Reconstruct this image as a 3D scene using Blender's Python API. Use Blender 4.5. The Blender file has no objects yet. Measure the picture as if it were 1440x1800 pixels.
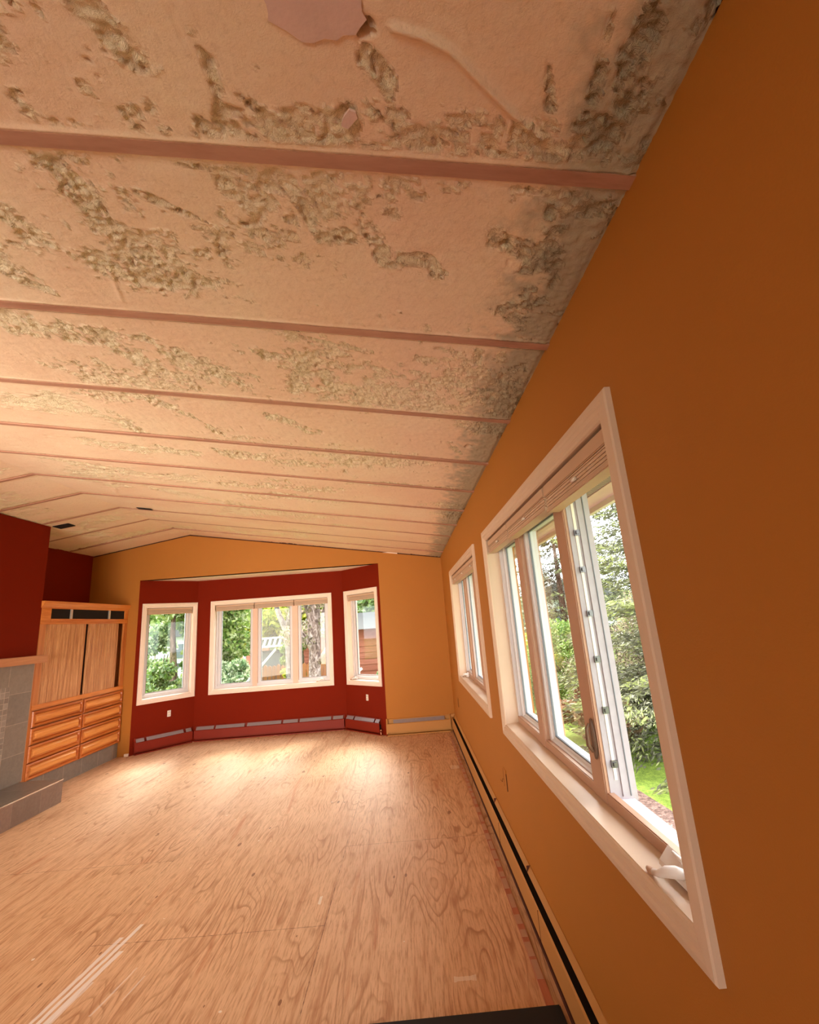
import bpy, bmesh, math, random
import numpy as np
from mathutils import Matrix, Vector
random.seed(7)
S = bpy.context.scene
COL = S.collection
R_ = math.radians

# ------------------------------------------------------------------ camera
CAM_Z = 1.5238
yaw, pit, rol = -0.020604, 0.23503, -0.075005
cy, sy = math.cos(yaw), math.sin(yaw); cp, sp = math.cos(pit), math.sin(pit); cr, sr = math.cos(rol), math.sin(rol)
Mc = Matrix(((cr, 0, sr), (0, 1, 0), (-sr, 0, cr))) @ Matrix(((1, 0, 0), (0, cp, sp), (0, -sp, cp))) @ Matrix(((cy, sy, 0), (-sy, cy, 0), (0, 0, 1)))
rt, fw, up = Mc[0], Mc[1], Mc[2]
cam_d = bpy.data.cameras.new('camera'); cam = bpy.data.objects.new('camera', cam_d); COL.objects.link(cam)
cam.matrix_world = Matrix(((rt[0], up[0], -fw[0], 0), (rt[1], up[1], -fw[1], 0), (rt[2], up[2], -fw[2], CAM_Z), (0, 0, 0, 1)))
cam_d.sensor_fit = 'VERTICAL'; cam_d.sensor_height = 36; cam_d.sensor_width = 28.8
cam_d.lens = 791.61 / 1800 * 36; cam_d.clip_start = 0.02; cam_d.clip_end = 300
S.camera = cam

# ------------------------------------------------------------------ light and exposure
S.view_settings.view_transform = 'Standard'; S.view_settings.look = 'None'
S.view_settings.exposure = 0.40; S.view_settings.gamma = 1.0; S.view_settings.use_curve_mapping = False
world = bpy.data.worlds.new('overcast_sky'); S.world = world; world.use_nodes = True
wn = world.node_tree; bg = wn.nodes['Background']
bg.inputs[0].default_value = (0.93, 0.96, 1.0, 1); bg.inputs[1].default_value = 6.0
def light(name, typ, loc, energy, color, **kw):
    d = bpy.data.lights.new(name, typ); d.energy = energy; d.color = color
    for k, v in kw.items(): setattr(d, k, v)
    o = bpy.data.objects.new(name, d); o.location = loc; COL.objects.link(o); return o
def aim(o, tgt):
    o.rotation_euler = (Vector(tgt) - o.location).to_track_quat('-Z', 'Y').to_euler()
sun = light('sun', 'SUN', (0, 20, 20), 20.0, (1, .93, .80), angle=R_(40))
aim(sun, (0.9, 1.5, 0))                   # high and in front of the bay
sun.rotation_euler = Vector((0.03, -0.78, -0.62)).to_track_quat('-Z', 'Y').to_euler()
fill = light('added_rear_fill', 'AREA', (-2.4, -3.8, 1.08), 34, (1, .86, .70), shape='RECTANGLE', size=2.3, size_y=2.0, spread=R_(58))  # added fill behind the camera, stands for no known lamp
aim(fill, (-2.6, 6.5, 1.15))
fill2 = light('added_left_fill', 'AREA', (-4.55, 0.9, 1.2), 72, (1, .86, .70), shape='RECTANGLE', size=2.6, size_y=2.0, spread=R_(95))  # added fill from the left to lift the far half; no opening there
aim(fill2, (-1.2, 5.6, 2.3))

# ------------------------------------------------------------------ helpers
def srgb(r, g, b):
    f = lambda c: (c / 255 / 12.92) if c / 255 <= .04045 else ((c / 255 + .055) / 1.055) ** 2.4
    return (f(r), f(g), f(b), 1)

class NT:
    """tiny node builder"""
    def __init__(s, name, rough=.6, spec=.3):
        s.m = bpy.data.materials.new(name); s.m.use_nodes = True
        s.t = s.m.node_tree; s.b = s.t.nodes['Principled BSDF']
        s.b.inputs['Roughness'].default_value = rough; s.b.inputs['Specular IOR Level'].default_value = spec
    def n(s, typ, **kw):
        x = s.t.nodes.new(typ)
        for k, v in kw.items():
            if k.startswith('i_'):
                key = k[2:]; key = int(key) if key.isdigit() else key.replace('_', ' ')
                x.inputs[key].default_value = v
            else: setattr(x, k, v)
        return x
    def l(s, a, b): s.t.links.new(a, b)
    def coord(s, scale=(1, 1, 1), loc=(0, 0, 0), rot=(0, 0, 0)):
        tc = s.n('ShaderNodeTexCoord'); mp = s.n('ShaderNodeMapping')
        mp.inputs['Scale'].default_value = scale; mp.inputs['Location'].default_value = loc; mp.inputs['Rotation'].default_value = rot
        s.l(tc.outputs['Object'], mp.inputs[0]); return mp.outputs[0]
    def noise(s, vec, scale, detail=3, rough=.55, dist=0):
        x = s.n('ShaderNodeTexNoise'); s.l(vec, x.inputs['Vector'])
        x.inputs['Scale'].default_value = scale; x.inputs['Detail'].default_value = detail
        x.inputs['Roughness'].default_value = rough; x.inputs['Distortion'].default_value = dist
        return x.outputs['Fac']
    def ramp(s, fac, stops):
        x = s.n('ShaderNodeValToRGB'); s.l(fac, x.inputs[0]); e = x.color_ramp.elements
        e[0].position, e[0].color = stops[0]; e[1].position, e[1].color = stops[-1]
        for p, c in stops[1:-1]:
            q = e.new(p); q.color = c
        return x.outputs[0]
    def math(s, op, a, b=None, c=None):
        x = s.n('ShaderNodeMath', operation=op)
        for i, v in enumerate((a, b, c)):
            if v is None: continue
            if isinstance(v, (int, float)): x.inputs[i].default_value = v
            else: s.l(v, x.inputs[i])
        return x.outputs[0]
    def mix(s, fac, a, b, blend='MIX'):
        x = s.n('ShaderNodeMix', data_type='RGBA', blend_type=blend)
        for sock, v in ((x.inputs[0], fac), (x.inputs[6], a), (x.inputs[7], b)):
            if isinstance(v, (int, float)): sock.default_value = v
            elif isinstance(v, tuple): sock.default_value = v
            else: s.l(v, sock)
        return x.outputs[2]
    def color(s, v):
        if isinstance(v, tuple): s.b.inputs['Base Color'].default_value = v
        else: s.l(v, s.b.inputs['Base Color'])
    def bump(s, h, strength=.3, dist=.01, prev=None):
        x = s.n('ShaderNodeBump'); x.inputs['Strength'].default_value = strength; x.inputs['Distance'].default_value = dist
        s.l(h, x.inputs['Height'])
        if prev: s.l(prev, x.inputs['Normal'])
        s.l(x.outputs[0], s.b.inputs['Normal']); return x.outputs[0]

def plain(name, c, rough=.5, var=.08, scale=12, bump=0, bscale=60, metal=0, spec=.3):
    m = NT(name, rough, spec); v = m.coord()
    f = m.noise(v, scale, 4)
    m.color(m.mix(f, tuple(x * (1 - var) for x in c[:3]) + (1,), tuple(min(1, x * (1 + var)) for x in c[:3]) + (1,)))
    m.b.inputs['Metallic'].default_value = metal
    if bump: m.bump(m.noise(v, bscale, 3), bump, .004)
    return m.m

def paint(name, c, rough=.62, spec=.25):
    m = NT(name, rough, spec); v = m.coord()
    a = m.noise(v, 1.3, 4); b = m.noise(v, 7, 3)
    c1 = m.mix(a, tuple(x * .93 for x in c[:3]) + (1,), tuple(min(1, x * 1.06) for x in c[:3]) + (1,))
    c2 = m.mix(m.math('MULTIPLY', b, .12), c1, (c[0] * .8, c[1] * .75, c[2] * .7, 1)); m.color(c2)
    m.bump(m.noise(v, 190, 3, .6), .22, .002); return m.m

def wood(name, light_c, dark_c, axis='Z', scale=1., rough=.42, strength=1., fine=60):
    """stretched grain along axis"""
    m = NT(name, rough, .35)
    st = {'X': (.06, 1, 1), 'Y': (1, .06, 1), 'Z': (1, 1, .06)}[axis]
    v = m.coord(tuple(x * scale for x in st))
    g = m.noise(v, fine, 4, .65); w = m.noise(v, 9, 3, .5, .6)
    f = m.math('ADD', m.math('MULTIPLY', g, .6), m.math('MULTIPLY', w, .5))
    m.color(m.ramp(f, [(.36, dark_c), (.52, tuple((a * .6 + b * .4) for a, b in zip(light_c, dark_c))), (.66, light_c)]))
    m.bump(g, .08 * strength, .003); return m.m

M = {}
M['tan'] = paint('tan_wall_paint', (.445, .168, .025, 1))
M['red'] = paint('brick_red_wall_paint', (.19, .012, .0012, 1), .8, .12)
M['white_drywall'] = paint('cream_bay_ceiling_paint', (.93, .76, .62, 1))
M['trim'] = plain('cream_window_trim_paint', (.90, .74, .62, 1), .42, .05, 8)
M['trim_shaded'] = plain('shaded_window_trim_paint', (.70, .52, .38, 1), .42, .05, 8)  # same paint as the bay trim, right wall shade put into the colour
M['vinyl'] = plain('white_window_vinyl', (.66, .63, .64, 1), .35, .04, 6, spec=.45)
M['mull'] = plain('shaded_window_post_paint', (.50, .29, .19, 1), .45, .06, 9)  # trim coloured posts, darkened by shade put into the colour
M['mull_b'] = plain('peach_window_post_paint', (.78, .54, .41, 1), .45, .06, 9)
M['vinyl_skylit'] = plain('skylit_window_channel', (.42, .375, .40, 1), .5, .1, 30)  # white vinyl, lavender skylight tint and dimming put into its colour
M['gasket'] = plain('grey_window_gasket', (.16, .17, .19, 1), .6)
M['metal'] = plain('dull_lock_metal', (.16, .15, .15, 1), .35, .1, 30, metal=.8)
M['bronze'] = plain('brown_lock_lever', (.16, .085, .05, 1), .4)
M['crank'] = plain('white_crank_plastic', (.80, .74, .70, 1), .35)
M['blind'] = plain('beige_blind_slats', (.66, .47, .33, 1), .55, .08, 14)
M['valence'] = plain('tan_blind_headrail', (.60, .40, .27, 1), .5, .06, 10)
M['dark'] = plain('black_gap', (.012, .008, .007, 1), .8)
M['plate'] = plain('dark_timber_behind_drywall', (.09, .025, .012, 1), .8)
M['heater_red'] = paint('red_painted_heater_metal', (.23, .018, .005, 1), .5)
M['heater_tan'] = paint('tan_painted_heater_metal', (.50, .235, .065, 1), .5)
M['damper'] = plain('grey_heater_damper', (.30, .26, .28, 1), .4, .1, 20, metal=.3)
M['outlet'] = plain('almond_outlet_plastic', (.85, .76, .66, 1), .35)
M['copper'] = plain('copper_pipe', (.75, .42, .28, 1), .25, metal=.9)
M['ply_edge'] = wood('tack_strip_wood', (.50, .17, .09, 1), (.34, .09, .04, 1), 'Y')
M['rubber'] = plain('black_rubber', (.012, .011, .012, 1), .7)
M['cab_h'] = wood('cabinet_cherry_across', (.78, .29, .07, 1), (.55, .155, .03, 1), 'X', rough=.26)
M['cab_v'] = wood('cabinet_cherry_upright', (.66, .25, .07, 1), (.44, .125, .03, 1), 'Z', rough=.3)
M['cab_dark'] = wood('drawer_frame_cherry', (.62, .19, .04, 1), (.36, .085, .015, 1), 'X', rough=.25)
M['cab_panel'] = wood('drawer_panel_cherry', (.88, .38, .10, 1), (.66, .21, .045, 1), 'X', rough=.22)
M['mantel'] = wood('mantel_wood', (.62, .28, .12, 1), (.45, .17, .07, 1), 'X', rough=.4)
M['rafter'] = wood('rafter_fir', (.52, .28, .19, 1), (.34, .155, .095, 1), 'X', .6, .75)
M['steel'] = plain('brushed_edge_trim', (.75, .68, .6, 1), .25, metal=.6)
M['foamscrap'] = plain('pale_mauve_foam_scrap', (.74, .53, .46, 1), .8, .08, 20, .3)

def m_reed():
    m = NT('reeded_tambour_door', .5, .3)
    v = m.coord((1, 1, .04)); g = m.noise(v, 90, 3, .7); g2 = m.noise(v, 28, 3, .6)
    v2 = m.coord()
    w = m.n('ShaderNodeTexWave', wave_type='BANDS', bands_direction='X'); m.l(v2, w.inputs[0]); w.inputs['Scale'].default_value = 26
    f = m.math('ADD', m.math('MULTIPLY', g, .55), m.math('MULTIPLY', g2, .45))
    m.color(m.ramp(f, [(.32, (.34, .13, .05, 1)), (.46, (.58, .26, .10, 1)), (.64, (.84, .48, .23, 1))]))
    m.bump(w.outputs['Fac'], .5, .006); return m.m
M['reed'] = m_reed()

def m_tile(name, size, c1, c2, mortar, msize, seed=0, off=0.0, axes='XZ'):
    m = NT(name, .45, .35)
    tc = m.n('ShaderNodeTexCoord'); sx = m.n('ShaderNodeSeparateXYZ'); m.l(tc.outputs['Object'], sx.inputs[0])
    cb = m.n('ShaderNodeCombineXYZ'); m.l(sx.outputs[axes[0]], cb.inputs[0]); m.l(sx.outputs[axes[1]], cb.inputs[1])
    br = m.n('ShaderNodeTexBrick', offset=off, squash=1.0); m.l(cb.outputs[0], br.inputs['Vector'])
    br.inputs['Scale'].default_value = 1; br.inputs['Brick Width'].default_value = size[0]; br.inputs['Row Height'].default_value = size[1]
    br.inputs['Mortar Size'].default_value = msize; br.inputs['Mortar Smooth'].default_value = .1
    br.inputs['Color1'].default_value = c1; br.inputs['Color2'].default_value = c2; br.inputs['Mortar'].default_value = mortar
    n = m.noise(tc.outputs['Object'], 6 + seed * .3, 6, .7, 1.4)
    col = m.mix(m.math('MULTIPLY', n, .8), br.outputs[0], m.mix(.6, br.outputs[0], (.48, .38, .30, 1)))
    n2 = m.noise(tc.outputs['Object'], 30, 4)
    m.color(m.mix(m.math('MULTIPLY', n2, .5), col, m.mix(.75, col, (.02, .018, .016, 1))))
    m.bump(br.outputs['Fac'], -.4, .004); return m.m
M['slate'] = m_tile('slate_floor_tile', (.30, .297), (.23, .19, .15, 1), (.30, .24, .185, 1), (.50, .38, .28, 1), .0035)
M['slate_y'] = m_tile('slate_hearth_tile', (.33, .33), (.24, .16, .12, 1), (.34, .21, .155, 1), (.36, .26, .2, 1), .003, 3)
M['slate_top'] = m_tile('slate_hearth_top_tile', (.33, .40), (.13, .115, .10, 1), (.17, .14, .12, 1), (.25, .2, .16, 1), .003, 5, axes='XY')
M['mosaic'] = m_tile('slate_mosaic', (.053, .053), (.22, .18, .15, 1), (.46, .39, .32, 1), (.60, .48, .38, 1), .003, 9)

def m_glass():
    m = bpy.data.materials.new('window_glass'); m.use_nodes = True; t = m.node_tree; t.nodes.clear()
    o = t.nodes.new('ShaderNodeOutputMaterial'); tr = t.nodes.new('ShaderNodeBsdfTransparent'); gl = t.nodes.new('ShaderNodeBsdfGlossy')
    tr.inputs[0].default_value = (.96, .975, .965, 1); gl.inputs['Roughness'].default_value = .02
    fr = t.nodes.new('ShaderNodeFresnel'); fr.inputs[0].default_value = 1.45; mx = t.nodes.new('ShaderNodeMixShader')
    ge = t.nodes.new('ShaderNodeNewGeometry'); mu = t.nodes.new('ShaderNodeMath'); mu.operation = 'SUBTRACT'; mu.use_clamp = True
    t.links.new(fr.outputs[0], mu.inputs[0]); t.links.new(ge.outputs['Backfacing'], mu.inputs[1]); t.links.new(mu.outputs[0], mx.inputs[0]); t.links.new(tr.outputs[0], mx.inputs[1]); t.links.new(gl.outputs[0], mx.inputs[2])
    t.links.new(mx.outputs[0], o.inputs[0]); return m
M['glass'] = m_glass()

def m_ply():
    m = NT('worn_plywood_subfloor', .55, .3)
    tc = m.n('ShaderNodeTexCoord'); sx = m.n('ShaderNodeSeparateXYZ'); m.l(tc.outputs['Object'], sx.inputs[0])
    X, Y = sx.outputs[0], sx.outputs[1]
    # sheets 1.22 x 2.44 laid with their length along Y
    u = m.math('ADD', Y, 4.51 - 10 * 0); w = m.math('ADD', X, .55 + 1.22 * 6)
    cb = m.n('ShaderNodeCombineXYZ'); m.l(u, cb.inputs[0]); m.l(w, cb.inputs[1])
    br = m.n('ShaderNodeTexBrick', offset=.65, offset_frequency=2); m.l(cb.outputs[0], br.inputs['Vector'])
    for k, v in (('Scale', 1), ('Brick Width', 2.44), ('Row Height', 1.22), ('Mortar Size', .0028), ('Mortar Smooth', .4), ('Bias', 0)): br.inputs[k].default_value = v
    br.inputs['Color1'].default_value = (0, 0, 0, 1); br.inputs['Color2'].default_value = (1, 1, 1, 1); br.inputs['Mortar'].default_value = (.5, .5, .5, 1)
    rnd = m.n('ShaderNodeSeparateColor'); m.l(br.outputs['Color'], rnd.inputs[0]); sheet = rnd.outputs[0]; seam = br.outputs['Fac']
    cb2 = m.n('ShaderNodeCombineXYZ'); m.l(m.math('MULTIPLY', X, 2.3), cb2.inputs[0]); m.l(m.math('MULTIPLY', Y, .42), cb2.inputs[1]); m.l(m.math('MULTIPLY', sheet, 37), cb2.inputs[2])
    fig = m.noise(cb2.outputs[0], 1.25, 2.5, .45, .25)
    rings = m.math('FRACT', m.math('MULTIPLY', fig, 30))
    line = m.ramp(rings, [(.0, (.0, .0, .0, 1)), (.66, (.12, .12, .12, 1)), (.9, (1, 1, 1, 1)), (1., (0, 0, 0, 1))])
    fine_v = m.n('ShaderNodeMapping'); m.l(tc.outputs['Object'], fine_v.inputs[0]); fine_v.inputs['Scale'].default_value = (1, .07, 1)
    fine = m.noise(fine_v.outputs[0], 110, 4, .7)
    med = m.noise(fine_v.outputs[0], 22, 4, .6, .4)
    big = m.noise(tc.outputs['Object'], .9, 4, .55)
    patch = m.noise(tc.outputs['Object'], 2.2, 3, .5)
    c = m.ramp(big, [(.3, (.68, .41, .235, 1)), (.7, (.84, .545, .335, 1))])
    c = m.mix(m.math('MULTIPLY', sheet, .30), c, (.72, .47, .25, 1))
    c = m.mix(m.math('MULTIPLY', line, m.ramp(m.math('ADD', patch, m.math('MULTIPLY', X, .03)), [(.40, (.10, .10, .10, 1)), (.60, (.8, .8, .8, 1))])), c, (.33, .13, .045, 1))
    c = m.mix(m.ramp(fine, [(.47, (0, 0, 0, 1)), (.68, (.7, .7, .7, 1))]), c, (.36, .15, .06, 1))
    c = m.mix(m.ramp(med, [(.52, (0, 0, 0, 1)), (.70, (.58, .58, .58, 1))]), c, (.42, .17, .07, 1))
    # knots and gouges
    kv = m.n('ShaderNodeMapping'); m.l(tc.outputs['Object'], kv.inputs[0]); kv.inputs['Scale'].default_value = (1, .42, 1)
    vo = m.n('ShaderNodeTexVoronoi'); m.l(kv.outputs[0], vo.inputs['Vector']); vo.inputs['Scale'].default_value = 3.4
    sep = m.n('ShaderNodeSeparateColor'); m.l(vo.outputs['Color'], sep.inputs[0])
    kd = m.math('ADD', vo.outputs['Distance'], m.math('MULTIPLY', m.noise(tc.outputs['Object'], 40, 2), .08))
    knot = m.math('MULTIPLY', m.math('LESS_THAN', kd, m.math('MULTIPLY', sep.outputs[0], .13)), m.math('GREATER_THAN', sep.outputs[1], .35))
    c = m.mix(m.math('MULTIPLY', knot, .8), c, (.24, .09, .035, 1))
    vo3 = m.n('ShaderNodeTexVoronoi'); m.l(kv.outputs[0], vo3.inputs['Vector']); vo3.inputs['Scale'].default_value = 11
    sep3 = m.n('ShaderNodeSeparateColor'); m.l(vo3.outputs['Color'], sep3.inputs[0])
    ding = m.math('MULTIPLY', m.math('LESS_THAN', vo3.outputs['Distance'], m.math('MULTIPLY', sep3.outputs[0], .14)), m.math('GREATER_THAN', sep3.outputs[1], .62))
    c = m.mix(m.math('MULTIPLY', ding, .8), c, (.20, .075, .03, 1))
    # reddish stains
    st = m.noise(fine_v.outputs[0], 9, 3, .5, 1.2)
    c = m.mix(m.ramp(st, [(.63, (0, 0, 0, 1)), (.72, (.45, .45, .45, 1))]), c, (.48, .15, .05, 1))
    # joint compound specks
    vo2 = m.n('ShaderNodeTexVoronoi'); m.l(tc.outputs['Object'], vo2.inputs['Vector']); vo2.inputs['Scale'].default_value = 9
    sep2 = m.n('ShaderNodeSeparateColor'); m.l(vo2.outputs['Color'], sep2.inputs[0])
    spk = m.math('MULTIPLY', m.math('LESS_THAN', m.math('ADD', vo2.outputs['Distance'], m.math('MULTIPLY', m.noise(tc.outputs['Object'], 70, 2), .08)), m.math('MULTIPLY', sep2.outputs[0], .125)), m.math('GREATER_THAN', sep2.outputs[1], .58))
    c = m.mix(m.math('MULTIPLY', spk, .8), c, (.88, .80, .70, 1))
    # staples / ragged seam
    sn = m.math('MULTIPLY', seam, m.ramp(m.noise(tc.outputs['Object'], 26, 3), [(.40, (.25, .25, .25, 1)), (.62, (1, 1, 1, 1))]))
    c = m.mix(m.math('MULTIPLY', sn, .9), c, (.15, .05, .02, 1))
    # white scraped streaks: lines running mostly along Y
    brk = m.noise(fine_v.outputs[0], 34, 3, .6)
    for x0, sl, y0, y1, wd, am in ((-1.655, .128, 1.9, 2.96, .011, .85), (-1.690, .118, 1.9, 2.86, .010, .75), (-1.62, .14, 1.9, 2.75, .013, .8), (-1.60, .15, 2.0, 2.55, .006, .55), (-1.45, .16, 2.35, 2.62, .004, .5), (-1.37, .16, 2.42, 2.56, .004, .5), (-1.30, .16, 1.9, 2.2, .010, .6)):
        dx = m.math('ABSOLUTE', m.math('SUBTRACT', X, m.math('ADD', x0, m.math('MULTIPLY', m.math('SUBTRACT', Y, 2.4), sl))))
        on = m.math('MULTIPLY', m.math('LESS_THAN', m.math('ADD', dx, m.math('MULTIPLY', m.math('SUBTRACT', brk, .5), .02)), wd), m.math('MULTIPLY', m.math('GREATER_THAN', Y, y0), m.math('LESS_THAN', Y, y1)))
        c = m.mix(m.math('MULTIPLY', on, am), c, (.90, .84, .80, 1))
    # pale patches of compound, and a painted sun streak near the far right corner
    for x0, yy, wx, wy, am in ((.135, 2.37, .05, .018, .6), (-.617, 3.04, .010, .045, .8), (.385, 5.2, .055, .07, .45)):
        dd = m.math('MAXIMUM', m.math('DIVIDE', m.math('ABSOLUTE', m.math('SUBTRACT', X, x0)), wx), m.math('DIVIDE', m.math('ABSOLUTE', m.math('SUBTRACT', Y, yy)), wy))
        on = m.math('LESS_THAN', m.math('ADD', dd, m.math('MULTIPLY', brk, 1.1)), 1.35)
        c = m.mix(m.math('MULTIPLY', on, am), c, (.88, .78, .66, 1))
    m.color(c)
    n1 = m.bump(fine, .18, .004); m.bump(seam, -.4, .004, n1)
    return m.m
M['ply'] = m_ply()

def m_foam():
    m = NT('cut_spray_foam', .85, .15); v = m.coord()
    a = m.n('ShaderNodeAttribute', attribute_name='raw'); d = m.n('ShaderNodeAttribute', attribute_name='dust')
    big = m.noise(v, 1.6, 4, .55); f = m.noise(v, 55, 4, .7)
    c = m.ramp(big, [(.3, (.86, .62, .44, 1)), (.5, (.88, .67, .48, 1)), (.72, (.90, .74, .53, 1))])
    c = m.mix(m.math('MULTIPLY', a.outputs['Fac'], .8), c, (.94, .82, .56, 1))
    c = m.mix(m.ramp(f, [(.52, (0, 0, 0, 1)), (.75, (.28, .28, .28, 1))]), c, (.50, .33, .17, 1))
    c = m.mix(d.outputs['Fac'], c, m.mix(f, (.27, .25, .18, 1), (.46, .43, .32, 1)))
    m.color(c)
    v2 = m.coord((1, 1, 1)); g = m.noise(v2, 170, 5, .75)
    n1 = m.bump(g, .38, .0028)
    fold = m.noise(v2, 75, 5, .7, .5)
    m.bump(m.math('MULTIPLY', fold, m.math('ADD', m.math('MULTIPLY', a.outputs['Fac'], 1.0), .12)), .8, .012, n1)
    return m.m
M['foam'] = m_foam()

def m_leaf(name, rough=.55, trans=.35):
    m = NT(name, rough, .25); a = m.n('ShaderNodeAttribute', attribute_name='leafcol')
    m.color(a.outputs['Color'])
    tl = m.n('ShaderNodeBsdfTranslucent'); m.l(a.outputs['Color'], tl.inputs[0]); mx = m.n('ShaderNodeMixShader'); mx.inputs[0].default_value = trans
    m.l(m.b.outputs[0], mx.inputs[1]); m.l(tl.outputs[0], mx.inputs[2]); m.l(mx.outputs[0], m.t.nodes['Material Output'].inputs[0]); return m.m
M['leaf'] = m_leaf('leaves')
M['needle'] = m_leaf('needles', .7, .15)

def m_ground():
    m = NT('lawn_and_mulch', .9, .1); v = m.coord()
    a = m.noise(v, .35, 3); f = m.noise(v, 14, 5, .7); f2 = m.noise(v, 60, 3)
    g = m.ramp(m.math('ADD', m.math('MULTIPLY', f, .6), m.math('MULTIPLY', f2, .4)), [(.35, (.07, .12, .02, 1)), (.65, (.26, .36, .06, 1))])
    m.color(g); m.bump(f2, .5, .03); return m.m
def m_mulch():
    m = NT('bark_mulch', .95, .1); v = m.coord((1, 1, 1)); f = m.noise(v, 24, 5, .75)
    m.color(m.ramp(f, [(.35, (.06, .035, .03, 1)), (.55, (.20, .13, .11, 1)), (.7, (.42, .31, .27, 1))])); m.bump(f, .8, .05); return m.m
M['lawn'] = m_ground(); M['mulch'] = m_mulch()
M['bark'] = NT('x').m
def m_bark(name, c1, c2, c3, st=.25):
    m = NT(name, .9, .1); v = m.coord((1, 1, st)); f = m.noise(v, 16, 5, .7, 1.0)
    m.color(m.ramp(f, [(.36, c1), (.5, c2), (.64, c3)])); m.bump(f, .8, .03); return m.m
M['bark'] = m_bark('brown_bark', (.05, .03, .02, 1), (.14, .09, .065, 1), (.26, .18, .14, 1))
M['birch'] = m_bark('pale_birch_bark', (.06, .05, .045, 1), (.26, .23, .22, 1), (.46, .42, .41, 1), 1.3)
M['oldbark'] = m_bark('mottled_old_bark', (.07, .05, .045, 1), (.24, .18, .16, 1), (.50, .43, .42, 1), .5)
M['fence'] = wood('cedar_fence_boards', (.40, .16, .07, 1), (.20, .07, .03, 1), 'Z', .5, .8)
M['siding'] = wood('red_stained_siding', (.42, .15, .10, 1), (.26, .085, .055, 1), 'X', .4, .8)
M['brownsiding'] = wood('dark_brown_siding', (.16, .075, .06, 1), (.09, .04, .035, 1), 'Z', .4, .8)
M['paleside'] = plain('pale_grey_siding', (.40, .42, .41, 1), .7)
M['greyroof'] = plain('grey_roof', (.06, .06, .06, 1), .9, .2, 8)
M['whitepaint'] = plain('white_outdoor_paint', (.55, .57, .58, 1), .5)
M['darktarp'] = plain('dark_blue_tarp', (.07, .085, .10, 1), .6, .2)
M['soffit'] = plain('painted_soffit', (.55, .40, .34, 1), .7, .12, 10)
M['fascia'] = plain('cream_fascia', (.62, .58, .48, 1), .6)
def m_vent():
    m = NT('soffit_vent_mesh', .7); v = m.coord()
    w = m.n('ShaderNodeTexWave', bands_direction='Y'); m.l(v, w.inputs[0]); w.inputs['Scale'].default_value = 16
    m.color(m.ramp(w.outputs['Fac'], [(.45, (.05, .035, .03, 1)), (.6, (.5, .38, .33, 1))])); return m.m
M['vent'] = m_vent()
M['roof'] = plain('roof_deck', (.12, .09, .07, 1), .9)

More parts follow.
